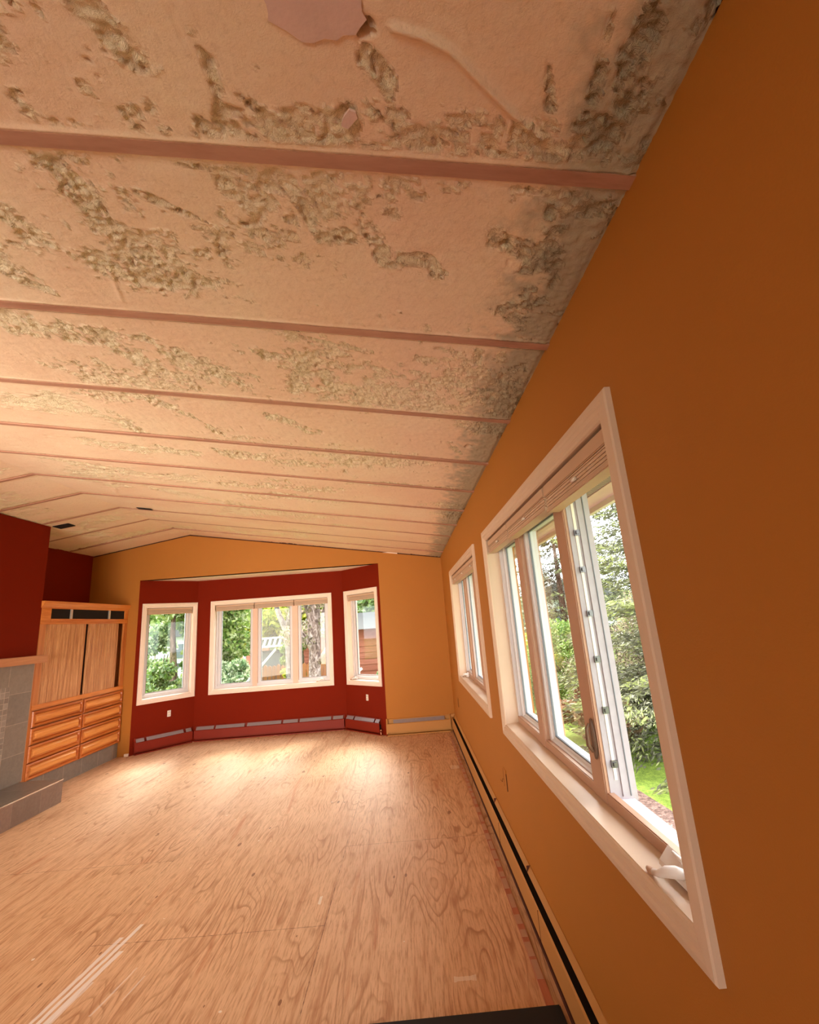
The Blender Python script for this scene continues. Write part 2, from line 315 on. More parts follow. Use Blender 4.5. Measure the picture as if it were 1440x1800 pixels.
# --- mesh builder with a local frame
class MB:
    def __init__(s, fr=None): s.v = []; s.f = []; s.fr = fr
    def add(s, verts, faces):
        o = len(s.v); s.v += [tuple(x) for x in verts]; s.f += [tuple(i + o for i in f) for f in faces]; return s
    def box(s, x0, y0, z0, x1, y1, z1):
        if x0 > x1: x0, x1 = x1, x0
        if y0 > y1: y0, y1 = y1, y0
        if z0 > z1: z0, z1 = z1, z0
        return s.add([(x0, y0, z0), (x1, y0, z0), (x1, y1, z0), (x0, y1, z0), (x0, y0, z1), (x1, y0, z1), (x1, y1, z1), (x0, y1, z1)],
                     [(0, 3, 2, 1), (4, 5, 6, 7), (0, 1, 5, 4), (1, 2, 6, 5), (2, 3, 7, 6), (3, 0, 4, 7)])
    def ring(s, x0, z0, x1, z1, loops, cap=False, capfirst=False):
        """rectangle loops in the XZ plane: (inset, y)"""
        vs = []
        for d, y in loops: vs += [(x0 + d, y, z0 + d), (x1 - d, y, z0 + d), (x1 - d, y, z1 - d), (x0 + d, y, z1 - d)]
        fs = []
        for k in range(len(loops) - 1):
            a, b = 4 * k, 4 * k + 4
            for i in range(4):
                j = (i + 1) % 4; fs.append((a + i, a + j, b + j, b + i))
        if cap: n = 4 * (len(loops) - 1); fs.append((n, n + 1, n + 2, n + 3))
        if capfirst: fs.append((3, 2, 1, 0))
        return s.add(vs, fs)
    def prism(s, poly, axis, a, b):
        """poly: list of 2D points; extruded along axis between a and b"""
        def P(p, t):
            return {'X': (t, p[0], p[1]), 'Y': (p[0], t, p[1]), 'Z': (p[0], p[1], t)}[axis]
        n = len(poly); vs = [P(p, a) for p in poly] + [P(p, b) for p in poly]
        fs = [tuple(range(n - 1, -1, -1)), tuple(range(n, 2 * n))] + [(i, (i + 1) % n, n + (i + 1) % n, n + i) for i in range(n)]
        return s.add(vs, fs)
    def tube(s, pts, rad, n=10, cap=True):
        pts = [Vector(p) for p in pts]; rad = rad if isinstance(rad, (list, tuple)) else [rad] * len(pts)
        vs = []; ref = None
        for i, p in enumerate(pts):
            d = (pts[min(i + 1, len(pts) - 1)] - pts[max(i - 1, 0)]).normalized()
            if ref is None or abs(ref.dot(d)) > .95: ref = Vector((1, 0, 0)) if abs(d.x) < .8 else Vector((0, 1, 0))
            a = (ref - d * ref.dot(d)).normalized(); b = d.cross(a); ref = a
            for k in range(n):
                t = 2 * math.pi * k / n; vs.append(tuple(p + (a * math.cos(t) + b * math.sin(t)) * rad[i]))
        fs = [(i * n + k, i * n + (k + 1) % n, (i + 1) * n + (k + 1) % n, (i + 1) * n + k) for i in range(len(pts) - 1) for k in range(n)]
        if cap: fs += [tuple(range(n - 1, -1, -1)), tuple((len(pts) - 1) * n + k for k in range(n))]
        return s.add(vs, fs)
    def build(s, name, mat, parent=None, bevel=0, smooth=False, loc=None, rz=0):
        me = bpy.data.meshes.new(name); me.from_pydata(s.v, [], s.f); me.materials.append(mat)
        bm = bmesh.new(); bm.from_mesh(me); bmesh.ops.recalc_face_normals(bm, faces=bm.faces)
        if bevel: bmesh.ops.bevel(bm, geom=[e for e in bm.edges if len(e.link_faces) == 2 and e.calc_face_angle(0) > .5], offset=bevel, segments=2, affect='EDGES', clamp_overlap=True)
        bm.to_mesh(me); bm.free()
        if smooth:
            for p in me.polygons: p.use_smooth = True
        o = bpy.data.objects.new(name, me); COL.objects.link(o)
        if parent: o.parent = parent
        if loc: o.location = loc
        if rz: o.rotation_euler.z = rz
        return o

def empty(name, loc=(0, 0, 0), rz=0, label=None, cat=None, group=None, kind=None):
    o = bpy.data.objects.new(name, None); COL.objects.link(o); o.location = loc; o.rotation_euler = (0, 0, rz); o.empty_display_size = .1
    return tag(o, label, cat, group, kind)
def tag(o, label=None, cat=None, group=None, kind=None):
    for k, v in (('label', label), ('category', cat), ('group', group), ('kind', kind)):
        if v: o[k] = v
    return o

# ------------------------------------------------------------------ room numbers
XR, YB, XL = .5557, 6.7675, -4.6629
XRI, ZRI, ZE = -3.2304, 3.0272, 2.4135
SL = (ZRI - ZE) / (XR - XRI)
def ceil_z(x): return ZRI - SL * abs(x - XRI)
BL, BR, BL2, BR2, YBB, ZBC = -3.9347, -.3918, -3.341, -1.0293, 7.3691, 2.3865
YREAR = -3.9
BF, BY1, BY0 = -4.083, 5.1668, 2.4      # fireplace breast front plane and its two ends

# ------------------------------------------------------------------ floor
fl = MB().prism([(XL - .1, YREAR - .1), (XR + .12, YREAR - .1), (XR + .12, YB + .05), (BR + .1, YB + .05), (BR2 + .08, YBB + .1), (BL2 - .08, YBB + .1), (BL - .1, YB + .05), (XL - .1, YB + .05)], 'Z', -.12, 0)
floor = fl.build('floor', M['ply']); tag(floor, 'bare worn plywood subfloor with grain, knots and scrapes', 'floor', kind='structure')

# ------------------------------------------------------------------ ceiling of cut spray foam
def vn_tab(seed): return np.random.RandomState(seed).rand(256, 256)
TABS = {}
def vnoise(x, y, seed=0):
    T = TABS.setdefault(seed, vn_tab(seed)); xi = np.floor(x).astype(int); yi = np.floor(y).astype(int)
    fx = x - xi; fy = y - yi; fx = fx * fx * (3 - 2 * fx); fy = fy * fy * (3 - 2 * fy)
    a = T[xi % 256, yi % 256]; b = T[(xi + 1) % 256, yi % 256]; c = T[xi % 256, (yi + 1) % 256]; d = T[(xi + 1) % 256, (yi + 1) % 256]
    return (a * (1 - fx) + b * fx) * (1 - fy) + (c * (1 - fx) + d * fx) * fy
def fbm(x, y, seed, o=4, g=.5):
    r = 0; a = 1; t = 0
    for k in range(o):
        r = r + a * vnoise(x * 2 ** k + 17 * k, y * 2 ** k + 5 * k, seed + k); t += a; a *= g
    return r / t
PATCH = [([(-.49, .54), (-.467, .593), (-.44, .625)], .05), ([(-.309, .584), (-.292, .617), (-.295, .663), (-.313, .721)], .02), ([(-.21, .621), (-.23, .65), (-.29, .693)], .02), ([(-.302, .694), (-.2, .698), (-.109, .697), (-.064, .704)], .03), ([(-.308, .737), (-.165, .739), (-.068, .732)], .02), ([(.038, .725), (.051, .671), (.031, .625), (.001, .6)], .012), ([(.271, .726), (.312, .706), (.368, .742)], .03), ([(.433, .698), (.45, .686)], .03), ([(.31, .566), (.341, .652)], .008), ([(.395, .51), (.402, .569), (.411, .629)], .01), ([(.457, .493), (.458, .566), (.479, .653)], .02), ([(-.748, .857), (-.73, .931), (-.742, 1.017), (-.704, 1.112), (-.608, 1.193)], .06), ([(-1.013, .988), (-1.013, 1.08), (-.995, 1.119)], .05), ([(-1.186, 1.182), (-1.156, 1.276)], .06), ([(-.823, 1.168), (-.64, 1.22)], .05), ([(-.598, .904), (-.436, .99), (-.461, 1.088)], .012), ([(-.455, .815), (-.316, .825)], .012), ([(-.19, .902), (-.168, 1.002), (-.106, .996), (-.016, .997)], .018), ([(.012, 1.042), (.137, 1.071)], .03), ([(.305, .958), (.418, 1.002)], .03), ([(.413, .866), (.446, 1.103), (.4, 1.26)], .05), ([(-1.44, 1.518), (-1.181, 1.555), (-.963, 1.563), (-.802, 1.7), (-.732, 1.828)], .06), ([(-1.108, 1.545), (-1.065, 1.784)], .05), ([(-.523, 1.578), (-.358, 1.635), (-.441, 1.883)], .04), ([(-.49, 1.415), (-.074, 1.516)], .01), ([(-.28, 1.71), (-.254, 1.852)], .025), ([(.322, 1.46), (.339, 1.573)], .012), ([(.238, 1.674), (.42, 1.79)], .035), ([(-2.112, 2.226), (-1.948, 2.331), (-1.689, 2.153), (-1.618, 2.415), (-1.548, 2.521)], .07), ([(-1.214, 2.101), (-1.077, 2.31), (-1.008, 2.536)], .03), ([(-.655, 2.16), (-.489, 2.344)], .04), ([(.297, 2.337), (.377, 2.495)], .015), ([(-2.008, 2.847), (-1.389, 2.915)], .08), ([(-1.15, 2.805), (-.58, 2.942)], .07), ([(-.347, 3.272), (.414, 3.193)], .05), ([(-2.495, 3.434), (-1.645, 3.57)], .09), ([(-1.469, 3.598), (-.569, 3.575)], .07), ([(-2.263, 4.008), (-1.563, 4.403)], .09)]
RIDGE = [([(.044, .55), (.092, .558), (.141, .575), (.208, .623), (.269, .667), (.348, .715)], .0055, .010), ([(-.842, 1.17), (-.896, 1.328)], .006, .004), ([(-.049, 1.028), (.041, 1.147)], .004, .002), ([(.237, .844), (.322, .905)], .004, .002), ([(-2.35, 3.45), (-2.9, 4.5)], .015, .006), ([(-2.9, 4.7), (-3.15, 5.2)], .015, .006)]
PITS = [(-.005, .553, .016), (.32, .983, .016), (.02, .50, .012), (-.04, .985, .006), (.405, 2.36, .02), (-.115, 1.005, .01), (-.36, .98, .008)]
def seg_d(X, Y, pts):
    best = np.full(X.shape, 9.)
    for (ax, ay), (bx, by) in zip(pts[:-1], pts[1:]):
        vx, vy = bx - ax, by - ay; t = np.clip(((X - ax) * vx + (Y - ay) * vy) / (vx * vx + vy * vy), 0, 1)
        best = np.minimum(best, np.hypot(X - ax - t * vx, Y - ay - t * vy))
    return best
RAFT = [.7863 + .61 * i for i in range(10)]
def build_ceiling():
    xs = np.concatenate([np.arange(XL - .02, -1.6, .018), np.arange(-1.6, XR + .004, .0058)])
    k = np.argmin(abs(xs - XRI)); xs[k] = XRI
    ys = np.concatenate([np.arange(YREAR - .05, .38, .12), np.arange(.38, 1.42, .0052), np.arange(1.42, 2.2, .008), np.arange(2.2, 4., .013), np.arange(4., YB - .02, .022), [YB + .01]])
    X, Y = np.meshgrid(xs, ys)
    smooth = lambda a, b, v: np.clip((v - a) / (b - a), 0, 1) ** 2 * (3 - 2 * np.clip((v - a) / (b - a), 0, 1))
    wob = fbm(X * 22, Y * 22, 3, 4, .6) - .5
    raw = np.zeros(X.shape)
    wob2 = fbm(X * 9, Y * 9, 21, 2) - .5
    for pts, w in PATCH:
        d = seg_d(X, Y, pts) + wob * w * 2.2 + wob2 * w * 2.6
        raw = np.maximum(raw, 1 - smooth(w * .55, w * 1.0, d))
    auto = fbm(X * 1.5 + 9, Y * 2.6, 30, 4, .55) + .35 * wob
    raw = np.maximum(raw, smooth(.62, .68, auto) * smooth(2.0, 3.0, Y))
    raw = np.maximum(raw, smooth(.665, .70, auto) * .8)
    raw = raw * smooth(.28, .42, fbm(X * 34, Y * 34, 170, 3, .6))
    drr = np.min([np.abs(Y - r) for r in RAFT], axis=0)
    raw = raw * smooth(.022, .04, drr + (wob * .02))
    lump = fbm(X * 85, Y * 85, 50, 3, .6); lump2 = np.abs(fbm(X * 95, Y * 95, 60, 2, .6) - .5) * 2
    coarse = fbm(X * 16, Y * 16, 70, 2)
    up = .004 + .004 * (fbm(X * 3, Y * 3, 11, 3) - .5) * 2 + .0012 * (vnoise(X * 60, Y * 60, 81) - .5)
    up = up + .00035 * np.sin((X * .9 + Y * .45) * 420) * smooth(.45, .6, fbm(X * 2, Y * 2, 90, 2))
    up = up + raw * (.005 + .022 * (lump - .40) + .012 * (coarse - .45) - .006 * lump2)
    # fringe of lips hanging at the edge of raw patches
    up = up - .006 * np.exp(-((raw - .45) / .2) ** 2) * (lump > .5)
    for pts, w, h in RIDGE:
        up = up - h * np.exp(-(seg_d(X, Y, pts) / w) ** 2)
    pit = np.zeros(X.shape)
    for px, py, r in PITS:
        d = np.hypot(X - px, (Y - py) * 1.3) / r + (fbm(X * 120, Y * 120, 99, 2) - .5) * 1.6
        pit = np.maximum(pit, 1 - smooth(.7, 1., d))
    up = up + pit * .03
    # scattered small pinholes
    ph = vnoise(X * 70, Y * 70, 123); up = up + smooth(.93, .99, ph) * .010 * smooth(.5, .62, fbm(X * 5, Y * 5, 130, 2))
    # tucked in beside every rafter
    up = up * smooth(.014, .03, drr) + .03 * (1 - smooth(.0125, .0155, drr)) + .0015 * (fbm(X * 40, Y * 40, 150, 2) - .4)
    edge = smooth(.035, .004, 0) * 0
    dust = smooth(.36, .10, (XR - X) + wob * .25) if False else 1 - smooth(.07, .26, (XR - X) + wob * .22)
    dust = dust * .85
    up = up + dust * .006 * (fbm(X * 90, Y * 90, 140, 2) - .5) + .006 * (1 - smooth(.0, .02, XR - X))
    Z = ZRI - SL * np.abs(X - XRI) + up
    ny, nx = X.shape
    co = np.stack([X, Y, Z], -1).reshape(-1, 3).astype(np.float32)
    idx = np.arange(nx * ny).reshape(ny, nx)
    q = np.stack([idx[:-1, :-1], idx[1:, :-1], idx[1:, 1:], idx[:-1, 1:]], -1).reshape(-1, 4)
    me = bpy.data.meshes.new('ceiling'); me.vertices.add(len(co)); me.vertices.foreach_set('co', co.ravel())
    me.loops.add(len(q) * 4); me.loops.foreach_set('vertex_index', q.ravel().astype(np.int32))
    me.polygons.add(len(q)); me.polygons.foreach_set('loop_start', np.arange(0, len(q) * 4, 4, dtype=np.int32))
    me.polygons.foreach_set('use_smooth', np.ones(len(q), dtype=bool))
    for nm, arr in (('raw', np.clip(raw, 0, 1)), ('dust', np.clip(dust, 0, 1))):
        a = me.attributes.new(nm, 'FLOAT', 'POINT'); a.data.foreach_set('value', arr.ravel().astype(np.float32))
    me.update(calc_edges=True); me.materials.append(M['foam'])
    o = bpy.data.objects.new('ceiling', me); COL.objects.link(o)
    tag(o, 'vaulted ceiling of trimmed cream spray foam between rafters', 'ceiling', kind='structure')
build_ceiling()

# rafters
ORD = ['nearest the camera', 'second from the camera', 'third from the camera', 'fourth from the camera', 'fifth from the camera', 'sixth from the camera', 'seventh from the camera', 'eighth from the camera', 'second from the far wall', 'closest to the far gable wall']
for i, y in enumerate(RAFT):
    r = empty('rafter', (0, y, 0), 0, 'exposed reddish wooden rafter edge crossing the foam ceiling, ' + ORD[i], 'rafter', 'rafters showing through the foam ceiling')
    h = .0165
    MB().prism([(XRI, ZRI - .001), (XR + .01, ceil_z(XR + .01) - .001), (XR + .01, ceil_z(XR) + .14), (XRI, ZRI + .14)], 'Y', -h, h).build('rafter_board', M['rafter'], r)
    MB().prism([(XRI, ZRI - .001), (XL, ceil_z(XL) - .001), (XL, ceil_z(XL) + .14), (XRI, ZRI + .14)], 'Y', -h, h).build('rafter_board', M['rafter'], r)

# holes, scraps on the ceiling
def on_ceiling(name, poly, mat, dz, label, cat, thick=.006):
    vs = [(x, y, ceil_z(x) + dz) for x, y in poly] + [(x, y, ceil_z(x) + dz + thick) for x, y in poly]; n = len(poly)
    o = MB().add(vs, [tuple(range(n)), tuple(range(2 * n - 1, n - 1, -1))] + [(i, (i + 1) % n, n + (i + 1) % n, n + i) for i in range(n)]).build(name, mat)
    return tag(o, label, cat)
on_ceiling('foam_scrap', [(-.065, .707), (-.052, .712), (-.030, .690), (-.033, .680), (-.045, .676), (-.058, .690)], M['foamscrap'], -.007, 'small pale mauve scrap stuck to the foam above the nearest rafter', 'scrap')
def patch_poly(cx, cy_, rx, ry, n=26, seed=1):
    rr = random.Random(seed); return [(cx + rx * math.cos(2 * math.pi * k / n) * (1 + rr.uniform(-.09, .09)), cy_ + ry * math.sin(2 * math.pi * k / n) * (1 + rr.uniform(-.12, .12))) for k in range(n)]
on_ceiling('foam_patch', patch_poly(-.085, .53, .085, .045), M['foamscrap'], -.0005, 'ragged pale mauve patch in the foam at the top edge', 'foam patch', .012)
def dark_box(name, cx, cy_, wx, wy, label):
    o = on_ceiling(name, [(cx - wx, cy_ - wy), (cx + wx, cy_ - wy * .8), (cx + wx * .95, cy_ + wy), (cx - wx, cy_ + wy * .9)], M['dark'], -.006, label, 'ceiling hole')
dark_box('junction_hole', -3.985, 5.24, .085, .07, 'black hole cut in the foam at the corner of the fireplace chimney')
dark_box('junction_hole', -2.90, 4.985, .08, .03, 'small black slot in the foam beside the ridge')

# roof above, eave outside the right wall
MB().prism([(XL - 1.2, ceil_z(XL - 1.2) + .16), (XRI, ZRI + .16), (1.16, ceil_z(1.16) + .16), (1.16, ceil_z(1.16) + .20), (XRI, ZRI + .20), (XL - 1.2, ceil_z(XL - 1.2) + .2)], 'Y', YREAR - .6, 7.2).build('ceiling_roof_deck', M['roof'])['kind'] = 'structure'
e = empty('eave', (0, 0, 0), 0, 'painted roof overhang with vent strip seen through the large near window', 'eave')
MB().box(1.025, YREAR - .5, 2.10, 1.15, 7.2, 2.115).build('soffit_panel', M['soffit'], e)
MB().box(.735, YREAR - .5, 2.10, .935, 7.2, 2.115).build('soffit_panel', M['soffit'], e)
MB().box(.935, YREAR - .5, 2.104, 1.025, 7.2, 2.112).build('vent_strip', M['vent'], e)
MB().box(1.15, YREAR - .5, 2.07, 1.18, 7.2, 2.44).build('fascia', M['fascia'], e)
tag(e, kind='structure')

# ------------------------------------------------------------------ walls
TW = .18
def frame_from(A, ang): return (A[0], A[1], A[2] if len(A) > 2 else 0), ang
def wall_with_holes(name, loc, rz, W, H, holes, mat, T=TW, outer=None, label=None):
    m = MB(); x = 0
    for (x0, z0, x1, z1) in sorted(holes):
        if x0 > x: m.box(x, 0, 0, x0, T, H)
        m.box(x0, 0, 0, x1, T, z0); m.box(x0, 0, z1, x1, T, H); x = x1
    if x < W: m.box(x, 0, 0, W, T, H)
    o = m.build(name, mat, None, loc=loc, rz=rz); tag(o, label, None, kind='structure'); return o
CW = .066
# right wall: local X runs from the far corner towards the camera
bw = (3.0256, 1.0425, .8006, 2.0651); sw = (5.5132, 3.4848, .7997, 2.0651)
def hole(y1, y0, z0, z1, o): return (o - y1 + CW - .012, z0 + CW - .012, o - y0 - CW + .012, z1 - CW + .012)
wall_with_holes('wall_right', (XR, YB + .15, 0), -math.pi / 2, YB + .15 - YREAR, ZE + .010, [hole(*sw[:2], sw[2], sw[3], YB + .15), hole(*bw[:2], bw[2], bw[3], YB + .15)], M['tan'], label='long tan orange wall on the right with two windows')
MB().box(XR + .015, YREAR, ZE, XR + .17, YB + .1, ZE + .12).build('trim_1', M['plate'])['kind'] = 'structure'
# gable wall with the bay opening
G = .013
m = MB()
m.prism([(XL - .1, 0), (BL, 0), (BL, ZBC), (BR, ZBC), (BR, 0), (XR + .02, 0), (XR + .02, ceil_z(XR) - G), (XRI, ZRI - G), (XL - .1, ceil_z(XL - .1) - G)], 'Y', YB, YB + .12)
gb = m.build('wall_back', M['tan']); tag(gb, 'tan gable wall around the red bay', None, kind='structure')
m = MB().prism([(XL - .1, 2.42), (XR + .2, 2.42), (XR + .2, ceil_z(XR) + .13), (XRI, ZRI + .15), (XL - .1, ceil_z(XL) + .13)], 'Y', YB + .022, YB + .11)
m.build('trim_2', M['plate'])['kind'] = 'structure'
# left wall, fireplace breast, rear wall
MB().box(XL - .15, YREAR, 0, XL, YB + .05, ceil_z(XL) + .1).build('wall_left', M['red'])['kind'] = 'structure'
MB().prism([(XL - .05, 0), (BF, 0), (BF, ceil_z(BF) - .004), (XL - .05, ceil_z(XL) - .004)], 'Y', BY0, BY1).build('wall_fireplace', M['red'])['kind'] = 'structure'
m = MB(); m.prism([(XL - .1, 0), (-3.6, 0), (-3.6, 2.1), (-1.2, 2.1), (-1.2, 0), (XR + .1, 0), (XR + .1, ZE + .02), (XRI, ZRI), (XL - .1, ceil_z(XL))], 'Y', YREAR - .15, YREAR)
m.build('wall_rear', M['tan'])['kind'] = 'structure'
# ragged foam / torn edge along the breast top
rr = random.Random(5); pts = []
# bay
def ang(A, B): return math.atan2(B[1] - A[1], B[0] - A[0])
LA, LB = (BL, YB), (BL2, YBB); RA, RB = (BR2, YBB), (BR, YB)
LL = math.dist(LA, LB); RL = math.dist(RA, RB); CL = BR2 - BL2
aL, aR = ang(LA, LB), ang(RA, RB)
lw = (.052, .6364, LL + .002 - .006, 2.0442)           # casing outer rects in wall coordinates
rw = (.0475, .6364, .824, 2.0442)
cwn = (.212, .6364, 2.138, 2.0442)
def ins(r): return (r[0] + CW - .012, r[1] + CW - .012, r[2] - CW + .012, r[3] - CW + .012)
wall_with_holes('wall_bay_left', (BL, YB, 0), aL, LL, ZBC + .05, [ins(lw)], M['red'])
wall_with_holes('wall_bay_center', (BL2, YBB, 0), 0, CL, ZBC + .05, [ins(cwn)], M['red'])
wall_with_holes('wall_bay_right', (BR2, YBB, 0), aR, RL, ZBC + .05, [ins(rw)], M['red'])
MB().prism([(BL - .3, YB + .005), (BR + .3, YB + .005), (BR + .2, YB + .2), (BR2 + .1, YBB + .25), (BL2 - .1, YBB + .25), (BL - .2, YB + .2)], 'Z', ZBC, ZBC + .16).build('ceiling_bay', M['white_drywall'])['kind'] = 'structure'
# outer corner fillers so no daylight leaks between the angled walls
for nm, (x, y) in (('wall_bay_corner_left', (BL2 - .035, YBB + .115)), ('wall_bay_corner_right', (BR2 + .035, YBB + .115))):
    MB().tube([(x, y, -.1), (x, y, ZBC + .1)], .085, 12).build(nm, M['paleside'])['kind'] = 'structure'

# ------------------------------------------------------------------ windows
def tri_window(name, loc, rz, rect, mulls, depth=.08, open_pane=None, crank=None, label='', lever=None, mullmat='mull', tm='trim'):
    """mulls: list of (x0, x1) of posts in wall coordinates"""
    x0, z0, x1, z1 = rect
    w = empty(name, loc, rz, label, None, kind='structure')
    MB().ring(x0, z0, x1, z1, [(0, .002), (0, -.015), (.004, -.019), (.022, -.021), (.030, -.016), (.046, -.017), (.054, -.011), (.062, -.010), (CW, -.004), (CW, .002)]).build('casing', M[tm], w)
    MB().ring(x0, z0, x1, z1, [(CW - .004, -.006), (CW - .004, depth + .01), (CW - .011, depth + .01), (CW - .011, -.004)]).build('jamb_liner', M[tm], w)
    a0, b0, a1, b1 = x0 + CW, z0 + CW, x1 - CW, z1 - CW
    MB().ring(a0 - .01, b0 - .01, a1 + .01, b1 + .01, [(0, .16), (0, depth), (.012, depth - .006), (.032, depth - .004), (.034, depth + .012), (.034, .16)]).build('frame', M['vinyl'], w)
    # sloped stool at the bottom of the reveal
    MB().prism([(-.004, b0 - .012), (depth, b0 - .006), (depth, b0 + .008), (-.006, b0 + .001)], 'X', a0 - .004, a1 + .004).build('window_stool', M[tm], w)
    MB().box(a0 + .004, depth - .009, b0 + .006, a1 - .004, depth + .016, b0 + .046).build('bottom_rail', M['mull' if mullmat == 'mull' else 'vinyl'], w, bevel=.003)
    panes = []; s = a0 + .022
    for (m0, m1) in mulls:
        MB().box(m0, depth - .012, b0 + .005, m1, .17, b1 - .005).build('mullion', M[mullmat], w, bevel=.004)
        panes.append((s, m0 + .002)); s = m1 - .002
    panes.append((s, a1 - .022))
    for k, (p0, p1) in enumerate(panes):
        q0, q1 = b0 + .022, b1 - .022
        if k == open_pane: continue
        sh = MB().ring(p0, q0, p1, q1, [(0, .15), (0, depth + .018), (.004, depth + .012), (.030, depth + .012), (.036, depth + .022), (.046, depth + .024), (.046, .15)]).build('sash', M['vinyl'], w)
        MB().ring(p0 + .046, q0 + .046, p1 - .046, q1 - .046, [(0, depth + .027), (.005, depth + .027), (.005, depth + .036), (0, depth + .036)]).build('gasket', M['gasket'], sh)
        MB().box(p0 + .045, depth + .034, q0 + .045, p1 - .045, depth + .039, q1 - .045).build('pane', M['glass'], sh)
    return w, panes, (a0, b0, a1, b1)

def raised_blind(label, loc, rz, x0, x1, ztop, y0=.0, head=.035, stack=.05, cord=True, clip=True, group='raised blinds', rail='valence'):
    t = empty('window_blind', loc, rz, label, 'blind', group)
    MB().box(x0, y0, ztop - head, x1, y0 + .055, ztop).build('headrail', M['valence'], t, bevel=.003)
    m = MB(); n = max(4, int(stack / .0055))
    for i in range(n):
        z = ztop - head - .002 - stack * (i + .5) / n
        m.box(x0 + .004, y0 + .004 + (i % 2) * .002, z - stack / n * .36, x1 - .004, y0 + .05, z + stack / n * .36)
    m.build('slat_stack', M['blind'], t)
    MB().box(x0 + .003, y0 + .001, ztop - head - stack - .018, x1 - .003, y0 + .052, ztop - head - stack - .003).build('bottom_rail', M[rail], t, bevel=.003)
    if clip:
        MB().tube([((x0 + x1) / 2 + .03 - .014, y0 - .004, ztop - head - stack * .62), ((x0 + x1) / 2 + .03 + .014, y0 - .004, ztop - head - stack * .62)], [.006, .006], 8).build('cord_cleat', M['outlet'], t, smooth=True)
    return t

def crank(parent, x, y, z, flip=1, s=1.):
    """casement operator with a folding handle; flip=1: handle reaches towards -X"""
    c = MB(); L = .13 * s
    c.prism([(0, 0), (-.034 * s, .004), (-.030 * s, .018 * s), (0, .05 * s)], 'X', -L / 2, L / 2)
    o = c.build('crank_cover', M['crank'], parent, bevel=.004); o.location = (x, y, z)
    h = MB().tube([(flip * .035 * s, -.018 * s, .026 * s), (flip * .035 * s, -.040 * s, .034 * s), (flip * .022 * s, -.056 * s, .03 * s), (-flip * .01 * s, -.060 * s, .012 * s), (-flip * .035 * s, -.062 * s, .004 * s)], [.011 * s, .013 * s, .012 * s, .008 * s, .007 * s], 12)
    h.build('crank_handle', M['crank'], o, smooth=True)
    k = MB().tube([(-flip * .030 * s, -.062 * s, .004 * s), (-flip * .052 * s, -.062 * s, .0 * s), (-flip * .066 * s, -.060 * s, -.002 * s)], [.006 * s, .0085 * s, .006 * s], 10)
    k.build('crank_knob', M['mull'], o, smooth=True)
    fa = MB().tube([(flip * .03 * s, -.012 * s, .045 * s), (-flip * .035 * s, -.006 * s, .043 * s)], [.007 * s, .003 * s], 8)
    fa.build('crank_arm', M['crank'], o, smooth=True)
    return o

# large near window (window_1) and the farther one (window_2) on the right wall
def right_rect(w, o=YB + .15): return (o - w[0], w[2], o - w[1], w[3])
O = YB + .15
W1, p1, in1 = tri_window('window_1', (XR, O, 0), -math.pi / 2, right_rect(bw), [(O - 2.48, O - 2.38), (O - 1.80, O - 1.69)], open_pane=2, tm='trim_shaded', label='large three-part casement window on the right wall, nearest the camera')
W2, p2, in2 = tri_window('window_2', (XR, O, 0), -math.pi / 2, right_rect(sw), [(O - 4.93, O - 4.83), (O - 4.21, O - 4.11)], tm='trim_shaded', label='farther three-part casement window on the right wall')
# far casement lock lever and hardware on the open light of window_1
lv = MB(); nseg = 18
vs = []
for k in range(nseg):
    t = 2 * math.pi * k / nseg; vs.append((.017 * math.cos(t), .068 * math.sin(t)))
lv.prism(vs, 'Y', -.008, 0); lvo = lv.build('lock_escutcheon', M['bronze'], W1, bevel=.003); lvo.location = (O - 1.715, .066, 1.075)
MB().tube([(0, -.010, -.04), (0, -.024, -.02), (0, -.022, .035), (0, -.012, .05)], [.007, .008, .006, .004], 10).build('lock_lever', M['bronze'], lvo, smooth=True)
for k, z in enumerate((1.0, 1.17, 1.34, 1.50, 1.66, 1.80)):
    MB().box(O - 1.69, .098, z - .011, O - 1.679, .118, z + .011).box(O - 1.684, .103, z - .006, O - 1.672, .112, z + .006).build('lock_keeper', M['metal'], W1)
MB().box(O - 1.6905, .082, .885, O - 1.687, .172, 1.99).build('post_side_channel', M['vinyl_skylit'], W1)
MB().box(O - 1.688, .102, .95, O - 1.685, .112, 1.93).build('lock_bar', M['outlet'], W1)
MB().box(O - 1.688, .122, .90, O - 1.682, .126, 1.96).build('channel_rib', M['vinyl_skylit'], W1)
MB().box(O - 1.688, .148, .90, O - 1.6845, .151, 1.96).build('weather_strip', M['gasket'], W1)
crank(W1, O - 1.245, .064, in1[1] + .010, 1, 1.0)
crank(W2, O - 5.27, .070, in2[1] + .006, 1, .9)
# the near sash, swung open outside
os_ = empty('open_sash', (O - 1.135, .17, 0), R_(-82)); os_.parent = W1
osh = MB().ring(-.53, in1[1] + .02, 0, in1[3] - .02, [(0, .04), (0, 0), (.045, 0), (.045, .04)]).build('sash', M['vinyl'], os_)
MB().box(-.486, .016, in1[1] + .066, -.044, .021, in1[3] - .066).build('pane', M['glass'], os_)

